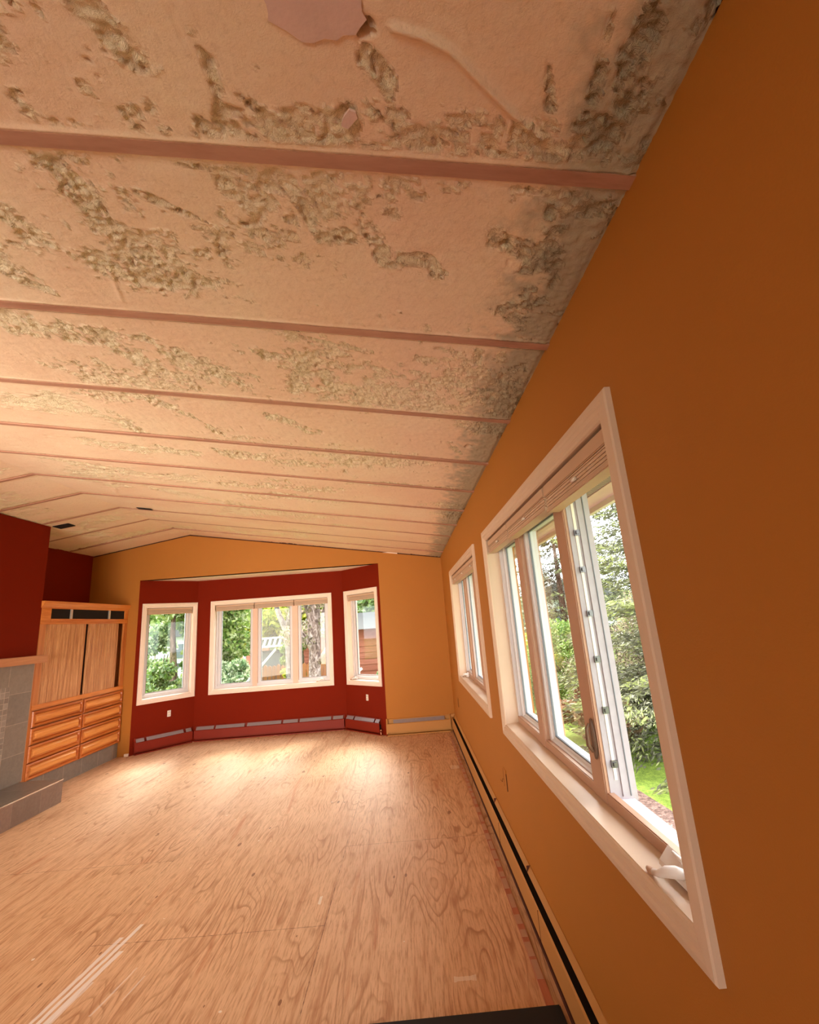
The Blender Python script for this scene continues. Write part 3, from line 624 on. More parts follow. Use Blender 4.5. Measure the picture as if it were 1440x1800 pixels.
zt = 2.0651 - CW - .006
P1 = [(O - 2.955, O - 2.385), (O - 2.372, O - 1.705), (O - 1.69, O - 1.115)]
NM = ['far', 'middle', 'near']
for k, (a, b) in enumerate(P1):
    raised_blind(['raised tan blind at the far third of the large near window', 'raised tan blind over the middle third of the large near window', 'thick raised tan blind over the near third of the large near window, hanging lowest'][k], (XR, O, 0), -math.pi / 2, a, b, zt, .006, [.036, .038, .045][k], [.028, .034, .045][k], group='raised blinds on the right wall')
P2 = [(O - 5.442, O - 4.80), (O - 4.79, O - 4.17), (O - 4.16, O - 3.556)]
for k, (a, b) in enumerate(P2):
    raised_blind('raised tan blind at the %s third of the farther window on the right wall' % NM[k], (XR, O, 0), -math.pi / 2, a, b, zt, .006, .036, .040, group='raised blinds on the right wall')

# bay windows
W3, p3, in3 = tri_window('window_3', (BL, YB, 0), aL, lw, [], mullmat='trim', label='tall single window on the left side of the bay')
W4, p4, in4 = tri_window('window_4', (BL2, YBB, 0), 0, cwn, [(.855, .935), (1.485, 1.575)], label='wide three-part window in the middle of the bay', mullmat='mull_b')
W5, p5, in5 = tri_window('window_5', (BR2, YBB, 0), aR, rw, [], mullmat='trim', label='narrow single window on the right side of the bay')
crank(W4, 2.138 - .22, .068, in4[1] + .006, 1, .9)
crank(W5, .17, .068, in5[1] + .006, 1, .9)
raised_blind('raised beige blind in the left bay window', (BL, YB, 0), aL, in3[0] + .004, in3[2] - .004, in3[3] - .004, .012, .03, .042, clip=False, group='raised blinds in the bay')
for k, (a, b) in enumerate(((in4[0] + .004, .892), (.899, 1.527), (1.534, in4[2] - .004))):
    raised_blind(['raised beige blind over the left pane of the middle bay window', 'raised beige blind over the centre pane of the middle bay window', 'raised beige blind over the right pane of the middle bay window'][k], (BL2, YBB, 0), 0, a, b, in4[3] - .004, .012, .03, .042, clip=False, group='raised blinds in the bay')
raised_blind('raised beige blind in the narrow right bay window', (BR2, YBB, 0), aR, in5[0] + .004, in5[2] - .004, in5[3] - .004, .012, .03, .042, clip=False, group='raised blinds in the bay')

# ------------------------------------------------------------------ baseboard heaters
def heater(label, loc, rz, x0, x1, mat, segs, d=.058, ztop=.205, endcaps=(True, True), kind='bay'):
    t = empty('baseboard_heater', loc, rz, label, 'heater', 'baseboard heaters')
    MB().box(x0, -.008, .02, x1, -.001, ztop + .006).build('back_plate', mat, t)
    # front cover bent in at the top and bottom
    MB().prism([(-d, .045), (-d, .150), (-d + .010, .158), (-d + .010, .152), (-d + .004, .148), (-d + .004, .045)], 'X', x0, x1).build('front_cover', mat, t)
    MB().box(x0 + .01, -d + .012, .055, x1 - .01, -.012, .13).build('fin_core', M['dark'], t)
    MB().prism([(-.008, ztop + .006), (-.020, ztop + .004), (-.024, ztop - .004), (-.008, ztop - .002)], 'X', x0, x1).build('top_lip', mat, t)
    for a, b in segs:
        MB().prism([(-.021, ztop - .004), (-d + .006, .162), (-d + .010, .157), (-.017, ztop - .008)], 'X', a, b).build('damper', M['damper'], t)
    for s_, on in ((x0, endcaps[0]), (x1, endcaps[1])):
        if on: MB().prism([(-.001, .03), (-d - .003, .03), (-d - .003, .155), (-.02, ztop + .010), (-.001, ztop + .010)], 'X', s_ - .010, s_ + .010).build('end_cap', mat, t)
    MB().box(x0, -d + .004, .0, x1, -.004, .012).build('bottom_rail', mat, t)
    return t
heater('low red baseboard heater under the left bay window', (BL, YB, 0), aL, .055, LL - .03, M['heater_red'], [(.06, .17), (.20, .69), (.725, .80)], endcaps=(True, False))
heater('long low red baseboard heater under the middle bay window', (BL2, YBB, 0), 0, .035, CL - .035, M['heater_red'], [(.06, .32), (.35, .78), (.82, 1.33), (1.36, 1.58), (1.61, 2.08), (2.11, 2.26)], endcaps=(False, False))
heater('low red baseboard heater under the narrow right bay window', (BR2, YBB, 0), aR, .03, RL - .10, M['heater_red'], [(.045, .20), (.23, .65), (.68, .76)], endcaps=(False, False))
heater('short tan baseboard heater on the gable wall right of the bay', (BR, YB, 0), 0, .0, XR - BR - .075, M['heater_tan'], [(.09, .80)], endcaps=(True, True))
# long heater on the right wall, open slot along its top
LX0, LX1 = O - YB + .01, O - .3
t = empty('baseboard_heater', (XR, O, 0), -math.pi / 2, 'long tan baseboard heater with a black slot along the right wall', 'heater', 'baseboard heaters')
MB().box(LX0, -.004, .02, LX1, -.0005, .213).build('back_plate', M['heater_tan'], t)
MB().prism([(-.004, .210), (-.020, .186), (-.017, .183), (-.004, .200)], 'X', LX0, LX1).build('top_lip', M['heater_tan'], t)
MB().prism([(-.051, .055), (-.051, .172), (-.045, .180), (-.043, .176), (-.047, .170), (-.047, .055)], 'X', LX0, LX1).build('front_cover', M['heater_tan'], t)
MB().box(LX0 + .01, -.044, .06, LX1 - .01, -.006, .150).build('fin_core', M['dark'], t)
MB().box(LX0, -.046, 0, LX1, -.006, .02).build('bottom_rail', M['plate'], t)
MB().box(LX0 - .004, -.056, .02, LX0 + .02, 0, .215).build('end_cap', M['heater_tan'], t)
for y in (3.69, 2.76):
    MB().box(O - y - .0015, -.0215, .178, O - y + .0015, -.0005, .2145).build('cover_joint', M['plate'], t)
    MB().box(O - y + .3 - .0012, -.0525, .055, O - y + .3 + .0012, -.045, .175).build('cover_joint', M['plate'], t)
# carpet tack strip along the heater
m = MB().box(-.016, -6.45 + 2.185, 0, .016, 0, .007)
ts = m.build('tack_strip', M['ply_edge']); ts.location = (.455, 6.45, 0); tag(ts, 'narrow splintered carpet tack strip on the plywood beside the long heater', 'tack strip')
rr = random.Random(3); y = -.05
while y > -6.45 + 2.3:
    L = rr.uniform(.05, .12); MB().box(-.013 + rr.uniform(-.003, .003), y - L, .0068, .013, y, .0085).build('paper_residue', M['mull'], ts); y -= L + rr.uniform(.02, .06)
# copper stub at the bay corner
t = empty('copper_pipe_stub', (BR2 + .795 * math.cos(aR) - .03, YBB + .795 * math.sin(aR) - .055, 0), 0, 'shiny copper pipe stub at the open heater end by the bay corner', 'pipe')
MB().tube([(0, .05, .07), (0, .0, .072), (0, -.012, .072)], [.011, .011, .015], 14).build('pipe', M['copper'], t, smooth=True)
MB().tube([(0, .0, .0), (0, .0, .05)], .008, 10).build('valve_stem', M['copper'], t, smooth=True)
# small white block left of the bay heater
MB().box(BL - .055, YB - .02, 0, BL + .0, YB, .035).build('baseboard_back', M['trim'])['kind'] = 'structure'
# dark mat at the bottom edge
mt = MB().box(-.52, -.48, 0, .515, .48, .016).build('floor_mat', M['rubber'], bevel=.004); mt.location = (-.02, 1.69, 0); mt.rotation_euler.z = R_(.6)
tag(mt, 'black mat on the plywood at the bottom edge beside the heater', 'mat')

# ------------------------------------------------------------------ outlets
def outlet(label, loc, rz, x, z, mat, slots=True, two=False):
    t = empty('wall_outlet', loc, rz, label, 'outlet', None)
    MB().box(x - .024, -.006, z - .042, x + .024, -.0005, z + .042).build('cover_plate', mat, t, bevel=.002)
    for s_ in (-.02, .02):
        MB().box(x - .015, -.009, z + s_ - .013, x + .015, -.005, z + s_ + .013).build('receptacle', mat, t, bevel=.002)
        MB().box(x - .009, -.0098, z + s_ - .006, x - .006, -.008, z + s_ + .007).box(x + .006, -.0098, z + s_ - .006, x + .009, -.008, z + s_ + .007).build('slot', M['dark'], t)
    return t
outlet('small almond wall outlet on the red wall below the left bay window', (BL, YB, 0), aL, .49, .455, M['outlet'])
o_ = outlet('small almond wall outlet on the red wall below the narrow right bay window', (BR2, YBB, 0), aR, .492, .473, M['outlet'])
# painted-over box outlines on the right wall
def wall_box(label, y, z, w=.075, h=.115):
    t = empty('blank_wall_plate', (XR, O, 0), -math.pi / 2, label, 'wall plate')
    MB().box(O - y - w / 2, -.004, z - h / 2, O - y + w / 2, 0, z + h / 2).build('cover_plate', M['tan'], t, bevel=.0015)
    MB().box(O - y - w / 2 - .003, -.0046, z - h / 2, O - y - w / 2 + .001, 0, z + h / 2 - .01).build('gap', M['plate'], t)
    MB().box(O - y + w / 2 - .004, -.0046, z - h / 2 - .005, O - y + w / 2, 0, z + h / 2 - .02).build('gap', M['plate'], t)
    return t
wall_box('tan painted blank plate with dark side gaps low on the wall under the large window', 3.22, .49, .085)
wall_box('tan painted blank plate low on the right wall near the far corner', 6.05, .49)
# crack running from the plate
MB().tube([(XR - .001, 3.26, .47), (XR - .001, 3.33, .455), (XR - .001, 3.35, .43), (XR - .001, 3.42, .42)], .0012, 5).build('wall_crack', M['plate'])
tag(bpy.data.objects['wall_crack'], 'thin crack running from the painted plate under the large window', 'crack')

# ------------------------------------------------------------------ built-in cabinet
cab = empty('built_in_cabinet', (BF, BY1 + .004, 0), math.pi / 2, 'tall built-in cherry wood cabinet with reeded doors over eight drawers', 'cabinet')
CWD = YB - BY1 - .006
MB().box(.0, .02, .19, CWD, .56, .88).box(0, .05, .88, CWD, .56, .90).box(0, .02, .9, .02, .56, 2.0).box(CWD - .02, .02, .9, CWD, .56, 2.0).box(0, .02, 1.97, CWD, .56, 2.0).build('carcass', M['cab_v'], cab)
MB().box(.02, .30, .9, CWD - .02, .32, 1.97).build('dark_back_panel', M['dark'], cab)
MB().box(0, .012, 0, CWD, .5, .186).build('tiled_plinth', M['slate'], cab)
MB().prism([(.02, 1.960), (-.004, 1.960), (-.010, 1.972), (-.026, 1.990), (-.034, 2.012), (-.036, 2.034), (.57, 2.034), (.57, 2.0), (.02, 2.0)], 'X', -.012, CWD).build('crown_moulding', M['cab_h'], cab)
m = MB().box(0, -.006, 1.80, .14, .02, 1.962).box(1.53, -.006, 1.80, CWD, .02, 1.962).box(.14, -.006, 1.786, 1.53, .02, 1.838).box(.14, -.006, 1.952, 1.53, .02, 1.962)
m.build('transom_frame', M['cab_h'], cab, bevel=.002)
for a, b in ((.455, .483), (1.172, 1.20)): MB().box(a, -.003, 1.838, b, .02, 1.952).build('transom_divider', M['steel'], cab)
for a, b in ((.14, .455), (.483, 1.172), (1.20, 1.53)): MB().box(a, .012, 1.838, b, .018, 1.952).build('black_glass', M['dark'], cab)
MB().box(0, -.012, 1.776, CWD, .02, 1.80).build('transom_ledge', M['cab_h'], cab, bevel=.004)
MB().box(0, -.004, .925, .085, .02, 1.776).build('face_stile', M['cab_v'], cab, bevel=.002)
MB().box(1.515, -.004, .925, CWD, .02, 1.776).build('face_stile', M['cab_v'], cab, bevel=.002)
MB().box(0, -.008, .878, CWD, .02, .928).build('face_rail', M['cab_h'], cab, bevel=.003)
for a, b in ((.085, .735), (.80, 1.412)):
    dn = (b - a); d_ = MB(); nr = int(dn / .022)
    for i in range(nr):
        x0 = a + dn * i / nr; x1 = a + dn * (i + 1) / nr; xm = (x0 + x1) / 2
        d_.prism([(x0, .022), (x0, .008), (xm - .006, .003), (xm + .006, .003), (x1, .008), (x1, .022)], 'Z', .928, 1.776)
    dr = d_.build('sliding_door', M['reed'], cab)
MB().box(.735, .004, .928, .748, .02, 1.776).build('door_edge', M['cab_v'], cab)
MB().box(.748, .035, .928, .80, .04, 1.776).build('gap_panel', M['dark'], cab)
for r in range(4):
    zb = .190 + .1715 * (3 - r)
    for (a, b) in ((.022, .788), (.806, 1.578)):
        dw = MB().ring(a, zb, b, zb + .163, [(0, .018), (0, -.010), (.004, -.020), (.010, -.024), (.026, -.024), (.031, -.006), (.036, .002)], cap=True).build('drawer', M['cab_dark'], cab)
        MB().ring(a, zb, b, zb + .163, [(.035, .003), (.037, -.004), (.040, -.007), (.060, -.026), (.064, -.027)], cap=True).build('raised_panel', M['cab_panel'], dw)
MB().box(0, -.004, .186, .022, .02, .88).build('face_stile', M['cab_v'], cab)
MB().box(1.578, -.004, .186, CWD, .02, .88).build('face_stile', M['cab_v'], cab)
MB().box(.788, -.002, .186, .806, .02, .88).build('face_stile', M['cab_v'], cab)

# ------------------------------------------------------------------ fireplace
FX = BY1 - BY0
fp = empty('fireplace', (BF, BY1, 0), math.pi / 2, 'slate tiled fireplace with wooden mantel and raised hearth beside the cabinet', 'fireplace')
# local X = y - BY1 (negative towards the camera), local Y = into the wall
def shift_tex(o, dx, dz):   # move mesh so that tile joints fall at the right place
    for v in o.data.vertices: v.co.x -= dx; v.co.z -= dz
    o.location.x += dx; o.location.z += dz; return o
shift_tex(MB().box(-.30, -.014, .212, -.024, 0, 1.375).box(-FX + .02, -.014, .212, -FX + .3, 0, 1.375).box(-FX + .3, -.014, 1.16, -.30, 0, 1.375).build('tile_surround', M['slate'], fp), -.324, -.105)
shift_tex(MB().box(-.575, -.012, .212, -.30, 0, 1.16).box(-FX + .3, -.012, .212, -FX + .575, 0, 1.16).box(-FX + .575, -.012, 1.0, -.575, 0, 1.16).build('mosaic_border', M['mosaic'], fp), -.30, .212)
MB().box(-FX + .575, -.010, .212, -.575, 0, 1.0).build('firebox_door', M['dark'], fp)
MB().box(-.024, -.006, .20, 0, .0, 1.375).build('edge_bead', M['cab_v'], fp)
HX = .463
MB().box(-FX, -HX + .012, 0, -.056, 0, .203).build('hearth_base', M['slate_y'], fp)
MB().box(-FX, -HX, .0, -.056, -HX + .012, .203).build('hearth_face', M['slate_y'], fp)
MB().box(-FX, -HX + .004, .203, -.054, 0, .212).build('hearth_top', M['slate_top'], fp)
MB().prism([(-HX - .003, .203), (-HX - .003, .214), (-HX + .006, .214), (-HX + .006, .2125), (-HX, .2125), (-HX, .203)], 'X', -FX, -.052).build('edge_trim', M['steel'], fp)
MB().box(-FX - .03, -.105, 1.366, .035, .0, 1.446).build('mantel_shelf', M['mantel'], fp, bevel=.004)

# ------------------------------------------------------------------ the yard
GZ = -.6
gr = MB().box(-60, 7.6, GZ - .1, 60, 90, GZ).box(.76, -30, GZ - .1, 60, 7.6, GZ).box(-60, -30, GZ - .1, -4.9, 7.6, GZ).build('lawn', M['lawn']); tag(gr, 'bright green lawn around the house', 'lawn', kind='structure')
MB().prism([(.78, -3), (2.45, -3), (2.7, 3.5), (2.5, 6.0), (2.2, 9), (.78, 9)], 'Z', GZ, GZ + .03).build('mulch_bed', M['mulch'])
tag(bpy.data.objects['mulch_bed'], 'brown bark mulch bed below the large window', 'mulch', kind='structure')

def quads_obj(name, C, U, V, cols, mat, parent):
    n = len(C); co = np.empty((n, 4, 3), np.float32)
    co[:, 0] = C - U; co[:, 1] = C - V * .9; co[:, 2] = C + U; co[:, 3] = C + V * .9
    me = bpy.data.meshes.new(name); me.vertices.add(n * 4); me.vertices.foreach_set('co', co.ravel())
    me.loops.add(n * 4); me.loops.foreach_set('vertex_index', np.arange(n * 4, dtype=np.int32))
    me.polygons.add(n); me.polygons.foreach_set('loop_start', np.arange(0, n * 4, 4, dtype=np.int32))
    a = me.attributes.new('leafcol', 'FLOAT_COLOR', 'FACE'); c4 = np.ones((n, 4), np.float32); c4[:, :3] = cols; a.data.foreach_set('color', c4.ravel())
    me.update(calc_edges=True); me.materials.append(mat)
    o = bpy.data.objects.new(name, me); COL.objects.link(o)
    if parent: o.parent = parent
    return o
def rnd_unit(rs, n):
    v = rs.normal(size=(n, 3)); return v / np.linalg.norm(v, axis=1, keepdims=True)
GREENS = [(.06, .13, .03), (.11, .21, .04), (.20, .30, .07), (.34, .42, .14)]
YELLOW = [(.22, .30, .03), (.40, .46, .04), (.62, .60, .07), (.50, .52, .10)]
PALE = [(.10, .18, .08), (.22, .32, .16), (.42, .50, .30), (.62, .68, .48)]
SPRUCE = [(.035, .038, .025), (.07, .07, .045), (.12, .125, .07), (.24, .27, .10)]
BROWNG = [(.09, .07, .05), (.17, .14, .09), (.27, .23, .15), (.22, .26, .10)]
ORANGE = [(.22, .11, .06), (.32, .19, .11), (.40, .28, .17)]
def leaves(name, blobs, n, size, pal, seed, mat='leaf', parent=None, hollow=.55):
    rs = np.random.RandomState(seed); b = np.array(blobs, float); vol = b[:, 3] * b[:, 4] * b[:, 5]; pick = rs.choice(len(b), n, p=vol / vol.sum())
    rad = hollow + (1 - hollow) * rs.rand(n); C = b[pick, :3] + rnd_unit(rs, n) * rad[:, None] * b[pick, 3:6]
    U = rnd_unit(rs, n); W = rnd_unit(rs, n); V = np.cross(U, W); V /= np.linalg.norm(V, axis=1, keepdims=True)
    s = size * (.6 + .8 * rs.rand(n))[:, None]
    pal = np.array(pal); ci = rs.rand(len(b)) * .35
    k = np.clip((rs.rand(n) * len(pal) * .8 + ci[pick] * len(pal)).astype(int), 0, len(pal) - 1)
    cols = pal[k] * (.8 + .4 * rs.rand(n))[:, None]
    return quads_obj(name, C, U * s, V * s * .62, cols, M[mat], parent)
def blobs_in(c, r, n, br, seed):
    rs = np.random.RandomState(seed); out = []
    for _ in range(n):
        p = rnd_unit(rs, 1)[0] * (rs.rand() ** .4); k = br * (.6 + .8 * rs.rand()); out.append((c[0] + p[0] * r[0], c[1] + p[1] * r[1], c[2] + p[2] * r[2], k, k, k * .75))
    return out
def tree(name, label, cat, base, h, crown_c, crown_r, nb, br, n, size, pal, seed, trunk_r=.12, bark='bark', group=None):
    t = empty(name, base, 0, label, cat, group)
    rs = random.Random(seed)
    top = Vector(crown_c)
    MB().tube([(0, 0, 0), (rs.uniform(-.1, .1), rs.uniform(-.1, .1), h * .35), (top.x * .5, top.y * .5, h * .65), tuple(top)], [trunk_r * 1.2, trunk_r, trunk_r * .7, trunk_r * .3], 12).build('trunk', M[bark], t, smooth=True)
    leaves('foliage', blobs_in(crown_c, crown_r, nb, br, seed), n, size, pal, seed, parent=t)
    return t
def shrub(name, label, base, r, n, size, pal, seed, group='garden shrubs', nb=14, mat='leaf'):
    t = empty(name, base, 0, label, 'shrub', group)
    leaves('foliage', blobs_in((0, 0, r[2] * .95), r, nb, min(r) * .5, seed), n, size, pal, seed, mat, t)
    m = MB(); rs = random.Random(seed)
    for k in range(5):
        a = rs.uniform(0, 6.28); m.tube([(0, 0, 0), (math.cos(a) * r[0] * .3, math.sin(a) * r[1] * .3, r[2] * .6), (math.cos(a) * r[0] * .6, math.sin(a) * r[1] * .6, r[2] * 1.2)], [.03, .02, .01], 6)
    m.build('stems', M['bark'], t, smooth=True); return t
def spruce(label, base, h, r, n, seed, pal=SPRUCE, low=.05, group='spruces outside the right wall'):
    t = empty('spruce_tree', base, 0, label, 'tree', group)
    MB().tube([(0, 0, 0), (0, 0, h * .5), (0, 0, h)], [.02 * h + .05, .012 * h + .03, .01], 10).build('trunk', M['bark'], t, smooth=True)
    rs = np.random.RandomState(seed); nb = 260
    zb = h * (low + (1 - low) * rs.rand(nb) ** 1.1); ab = rs.rand(nb) * 6.283; L = r * (1 - zb / h) ** .8 * (.75 + .4 * rs.rand(nb)) + .1
    pick = rs.choice(nb, n, p=L / L.sum()); s = rs.rand(n) ** .6
    d = np.stack([np.cos(ab), np.sin(ab)], 1)[pick]; side = np.stack([-d[:, 1], d[:, 0]], 1)
    Lp = L[pick]; off = (rs.rand(n) - .5) * .55 * Lp * (1 - .45 * s) * (s > .1)
    drop = -.30 * Lp * s + .18 * Lp * s ** 3 - np.abs(off) * .35 - rs.rand(n) * .07
    C = np.zeros((n, 3)); C[:, :2] = d * (s * Lp)[:, None] + side * off[:, None]; C[:, 2] = zb[pick] + drop
    dirv = np.zeros((n, 3)); dirv[:, :2] = d + side * np.sign(off)[:, None] * .7; dirv[:, 2] = -.25; dirv += rs.normal(size=(n, 3)) * .45; dirv /= np.linalg.norm(dirv, axis=1, keepdims=True)
    V = np.cross(dirv, rnd_unit(rs, n)); V /= np.linalg.norm(V, axis=1, keepdims=True)
    sz = (.030 + .035 * rs.rand(n))[:, None]
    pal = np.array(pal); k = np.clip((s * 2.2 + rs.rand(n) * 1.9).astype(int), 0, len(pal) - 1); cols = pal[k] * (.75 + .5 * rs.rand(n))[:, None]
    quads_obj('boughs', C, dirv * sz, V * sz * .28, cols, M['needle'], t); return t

# outside the right wall
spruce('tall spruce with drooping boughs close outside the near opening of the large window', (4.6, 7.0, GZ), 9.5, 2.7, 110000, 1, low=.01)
spruce('dark spruce behind the first one, seen through the large window', (6.8, 13.5, GZ), 6.5, 2.6, 50000, 2, low=.02)
spruce('spruce farther along the yard, in the middle light of the large window', (4.9, 14.5, GZ), 5.2, 2.1, 42000, 3, low=.02)
spruce('spruce at the far side seen beside the far pane of the large window', (4.6, 20.5, GZ), 5.6, 1.9, 30000, 4, low=.02)
shrub('round_shrub', 'yellow green bush low in the middle light of the large window', (3.9, 11.2, GZ), (1.2, 1.2, .9), 20000, .03, GREENS, 11)
shrub('round_shrub', 'brown green bush beneath the near spruce', (4.0, 8.9, GZ), (1.1, .9, .75), 22000, .024, BROWNG, 12)
shrub('ornamental_grass', 'rusty orange clump seen low through the middle light of the large window', (2.95, 7.9, GZ), (.55, .9, .42), 14000, .028, ORANGE + [(.35, .30, .15)], 13)
shrub('round_shrub', 'bright green bush seen through the far light of the large window', (3.1, 12.2, GZ), (.75, .9, .8), 14000, .032, YELLOW, 14)
shrub('round_shrub', 'grey brown bush at the edge of the mulch by the near opening', (5.2, 9.4, GZ), (1.3, 1.1, 1.2), 26000, .028, BROWNG, 15)
t = empty('neighbour_house', (12.5, 34, GZ), 0, 'pale neighbouring house far beyond the spruces', 'house')
MB().box(-4, 0, 0, 4, 6, 2.8).build('walls', M['paleside'], t); MB().prism([(-4.5, 2.8), (4.5, 2.8), (0, 4.6)], 'Y', -.4, 6.4).build('roof', M['greyroof'], t)
MB().box(-2, -.03, 1, -1, 0, 2).build('window', M['darktarp'], t)

# beyond the bay
t = empty('neighbour_garage', (0, 14.6, GZ), 0, 'red lap sided garage seen through the narrow right bay window', 'garage')
m = MB()
for i in range(11):
    z = .18 * i; m.prism([(-.02, z), (.0, z + .185), (.03, z + .185), (.03, z)], 'X', -3.3, 1.1)
m.build('lap_siding', M['siding'], t)
MB().box(-3.3, .03, 0, 1.1, 3.2, 2.0).build('walls', M['siding'], t)
MB().prism([(-.3, 1.96), (3.5, 1.96), (1.6, 2.5)], 'X', -3.5, 1.3).build('roof', M['greyroof'], t)
MB().box(.1, -.05, 0, 1.0, -.02, 1.9).build('door', M['brownsiding'], t)
t = empty('garden_shed', (0, 12.0, GZ), 0, 'tall dark brown shed seen through the far pane of the farther right wall window', 'shed')
for i in range(14): MB().box(-.5 + .148 * i, 0, 0, -.5 + .148 * i + .143, .03, 3.3).build('board', M['brownsiding'], t)
MB().box(-.5, .03, 0, 1.57, 1.6, 3.2).build('walls', M['brownsiding'], t); MB().box(-.65, -.12, 3.3, 1.62, 1.75, 3.4).build('roof', M['greyroof'], t)

t = empty('garden_bench', (-.95, 9.6, GZ), R_(8), 'weathered pale bench below the narrow right bay window', 'bench')
MB().box(-.45, -.2, .95, .55, .2, 1.0).build('seat', M['whitepaint'], t); MB().box(-.4, -.15, 0, -.34, .15, .95).build('leg', M['darktarp'], t); MB().box(.44, -.15, 0, .5, .15, .95).build('leg', M['darktarp'], t)
MB().tube([(-.45, -.1, .98), (-.2, -.1, 1.16), (-.05, -.1, 1.26)], .025, 8).build('arm', M['whitepaint'], t)
shrub('leafy_shrub', 'green bush beside the bench under the right bay window', (-.3, 10.7, GZ), (.35, .4, .66), 3500, .05, PALE, 21)

t = empty('picket_fence', (-4.75, 13, GZ), 0, 'brown cedar picket fence across the middle bay window', 'fence')
for i in range(23):
    x = .118 * i + .0; h_ = 1.20 + .02 * math.sin(i * 2.3)
    MB().prism([(x, 0), (x + .098, 0), (x + .098, h_ - .04), (x + .049, h_), (x, h_ - .04)], 'Y', 0, .02).build('picket', M['fence'], t)
MB().box(0, .02, .3, 2.75, .06, .38).build('rail', M['fence'], t); MB().box(0, .02, .95, 2.75, .06, 1.03).build('rail', M['fence'], t)

t = empty('pergola', (-4.85, 16, GZ), 0, 'white slatted pergola roof over a dark grill tarp beyond the picket fence', 'pergola')
for i in range(8): MB().prism([(-.62 + .17 * i, 1.62), (-.54 + .17 * i, 1.62), (-.46 + .17 * i, 1.86), (-.54 + .17 * i, 1.86)], 'Y', -.2, .9).build('slat', M['whitepaint'], t)
MB().box(-.75, -.25, 1.58, .8, -.2, 1.64).build('beam', M['whitepaint'], t); MB().box(-.75, -.2, 1.85, .8, .9, 1.89).build('roof', M['whitepaint'], t)
for x in (-.7, .72): MB().box(x - .04, -.2, 0, x + .04, -.12, 1.6).build('post', M['whitepaint'], t)
MB().box(-.6, .1, 0, .5, .7, 1.45).build('covered_grill', M['darktarp'], t, bevel=.08)
t = MB().box(-1.2, 0, 0, .6, .1, 1.55).build('shed_wall', M['siding']); t.location = (-6.0, 18, GZ); tag(t, 'low reddish shed wall behind the shrubs left of the picket fence', 'shed')
t = MB().tube([(-3.60, 9.7, .28), (-2.77, 9.7, 1.14)], [.028, .022], 8).build('leaning_pole', M['whitepaint']); tag(t, 'pale thin pole leaning across the middle bay window view', 'pole')

t = empty('birch_tree', (-2.68, 10.6, GZ), 0, 'pale forked birch trunk behind the centre pane of the middle bay window', 'tree')
MB().tube([(0, 0, 0), (-.02, 0, 1.0), (-.04, 0, 1.7), (-.12, 0, 2.15), (-.26, 0, 2.45), (-.40, 0, 2.9), (-.55, 0, 4.2)], [.115, .095, .085, .08, .06, .05, .03], 14).build('trunk', M['birch'], t, smooth=True)
MB().tube([(-.12, 0, 2.1), (.0, 0, 2.5), (.10, .1, 3.0), (.2, .1, 4.2)], [.06, .05, .045, .02], 12).build('branch', M['birch'], t, smooth=True)
leaves('foliage', blobs_in((-.2, 0, 4.4), (1.6, 1.6, 1.0), 24, .5, 31), 9000, .055, YELLOW, 31, parent=t)
t = empty('old_tree', (-2.02, 9.9, GZ), 0, 'thick rough barked old tree trunk filling the right pane of the middle bay window', 'tree')
rs = random.Random(9)
MB().tube([(-.02, 0, 0), (0, 0, .9), (.02, 0, 1.7), (.0, 0, 2.4), (.04, 0, 3.2), (.1, 0, 4.6)], [.20, .13, .12, .15, .13, .08], 16).build('trunk', M['oldbark'], t, smooth=True)
for k, (a, b) in enumerate((((.0, 0, 1.9), (.45, .1, 3.0)), ((0, 0, 2.1), (-.38, .1, 3.1)), ((0, 0, 1.3), (.42, -.1, 1.9)), ((.02, 0, 2.6), (.5, .2, 3.8)), ((0, 0, 1.6), (-.34, 0, 2.15)))):
    mid = tuple((p + q) / 2 + rs.uniform(-.05, .05) for p, q in zip(a, b)); MB().tube([a, mid, b], [.07, .05, .025], 10).build('branch', M['oldbark'], t, smooth=True)
leaves('foliage', blobs_in((0, .2, 2.6), (.7, .5, 1.2), 22, .25, 33), 5000, .035, BROWNG + [(.45, .33, .28)], 33, parent=t)

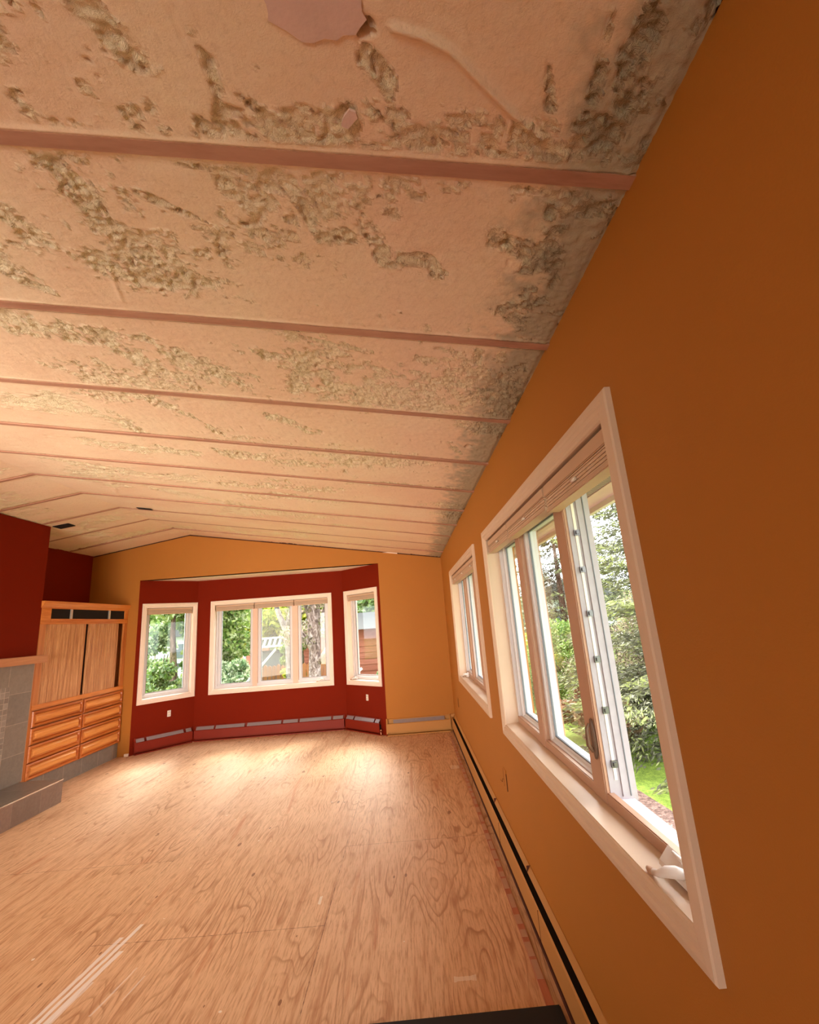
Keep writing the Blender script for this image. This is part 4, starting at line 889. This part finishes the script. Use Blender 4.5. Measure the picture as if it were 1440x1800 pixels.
tree('leafy_tree', 'broad green tree behind the left pane of the middle bay window', 'tree', (-4.75, 11.8, GZ), 3.0, (0, 0, 2.55), (.95, .9, 1.5), 50, .38, 26000, .06, GREENS + [(.45, .50, .28)], 41, group='leafy trees beyond the bay')
tree('leafy_tree', 'yellow green tree above the pergola in the middle bay window', 'tree', (-4.6, 19.5, GZ), 4, (0, 0, 3.1), (2.6, 1.2, 1.9), 60, .7, 30000, .10, YELLOW, 42, group='leafy trees beyond the bay')
shrub('leafy_shrub', 'pale green lilac bush in the lower left of the middle bay window', (-4.2, 10.4, GZ), (.55, .55, .95), 9000, .05, PALE, 43)
shrub('leafy_shrub', 'bright yellow bush beside the picket fence', (-3.15, 12.4, GZ), (.22, .25, .68), 2200, .04, YELLOW, 44)
shrub('leafy_shrub', 'green bush behind the picket fence under the birch', (-3.2, 14.2, GZ), (.7, .4, 1.1), 5000, .05, GREENS, 45)
t = tree('leafy_tree', 'slender trunked tree in the left bay window', 'tree', (-5.55, 11, GZ), 3.4, (.0, 0, 3.25), (1.1, .8, .85), 30, .38, 12000, .055, GREENS + PALE[2:], 46, .085, group='leafy trees beyond the bay')
shrub('leafy_shrub', 'dense green hedge bush low in the left bay window', (-5.1, 9.9, GZ), (.95, .45, .85), 12000, .045, GREENS + PALE[1:3], 47, nb=26)
shrub('leafy_shrub', 'thin pale leaved bush at the left edge of the left bay window', (-6.3, 11.6, GZ), (.6, .5, 1.45), 4500, .05, PALE, 48)
t = empty('pale_trailer', (-9.6, 19.5, GZ), R_(-4), 'long pale grey building behind the trees in the left bay window', 'building')
MB().box(-5, 0, 0, 3.6, 2.4, 2.15).build('walls', M['paleside'], t); MB().box(-5.2, -.3, 2.15, 3.8, 2.6, 2.45).build('roof', M['greyroof'], t)
MB().box(-.2, -.05, 1.3, 1.2, 0, 1.85).build('window', M['darktarp'], t); MB().box(-5, -.04, .95, 3.6, 0, 1.1).build('stripe', M['greyroof'], t)
tree('leafy_tree', 'green tree behind the red garage', 'tree', (-1.6, 19.5, GZ), 4.4, (0, 0, 4.3), (2.2, 1.4, 1.9), 44, .7, 15000, .09, GREENS + PALE[1:3], 49, group='leafy trees beyond the bay')
tree('leafy_tree', 'far tall green tree behind the pale building', 'tree', (-15, 26, GZ), 6, (0, 0, 5.5), (5.0, 2, 3.2), 60, 1.3, 18000, .16, GREENS, 50, .2, group='leafy trees beyond the bay')
tree('leafy_tree', 'far green tree closing the view behind the shed', 'tree', (-5.5, 25, GZ), 6, (0, 0, 4.5), (4.5, 2, 3.2), 60, 1.2, 18000, .15, GREENS, 51, .2, group='leafy trees beyond the bay')
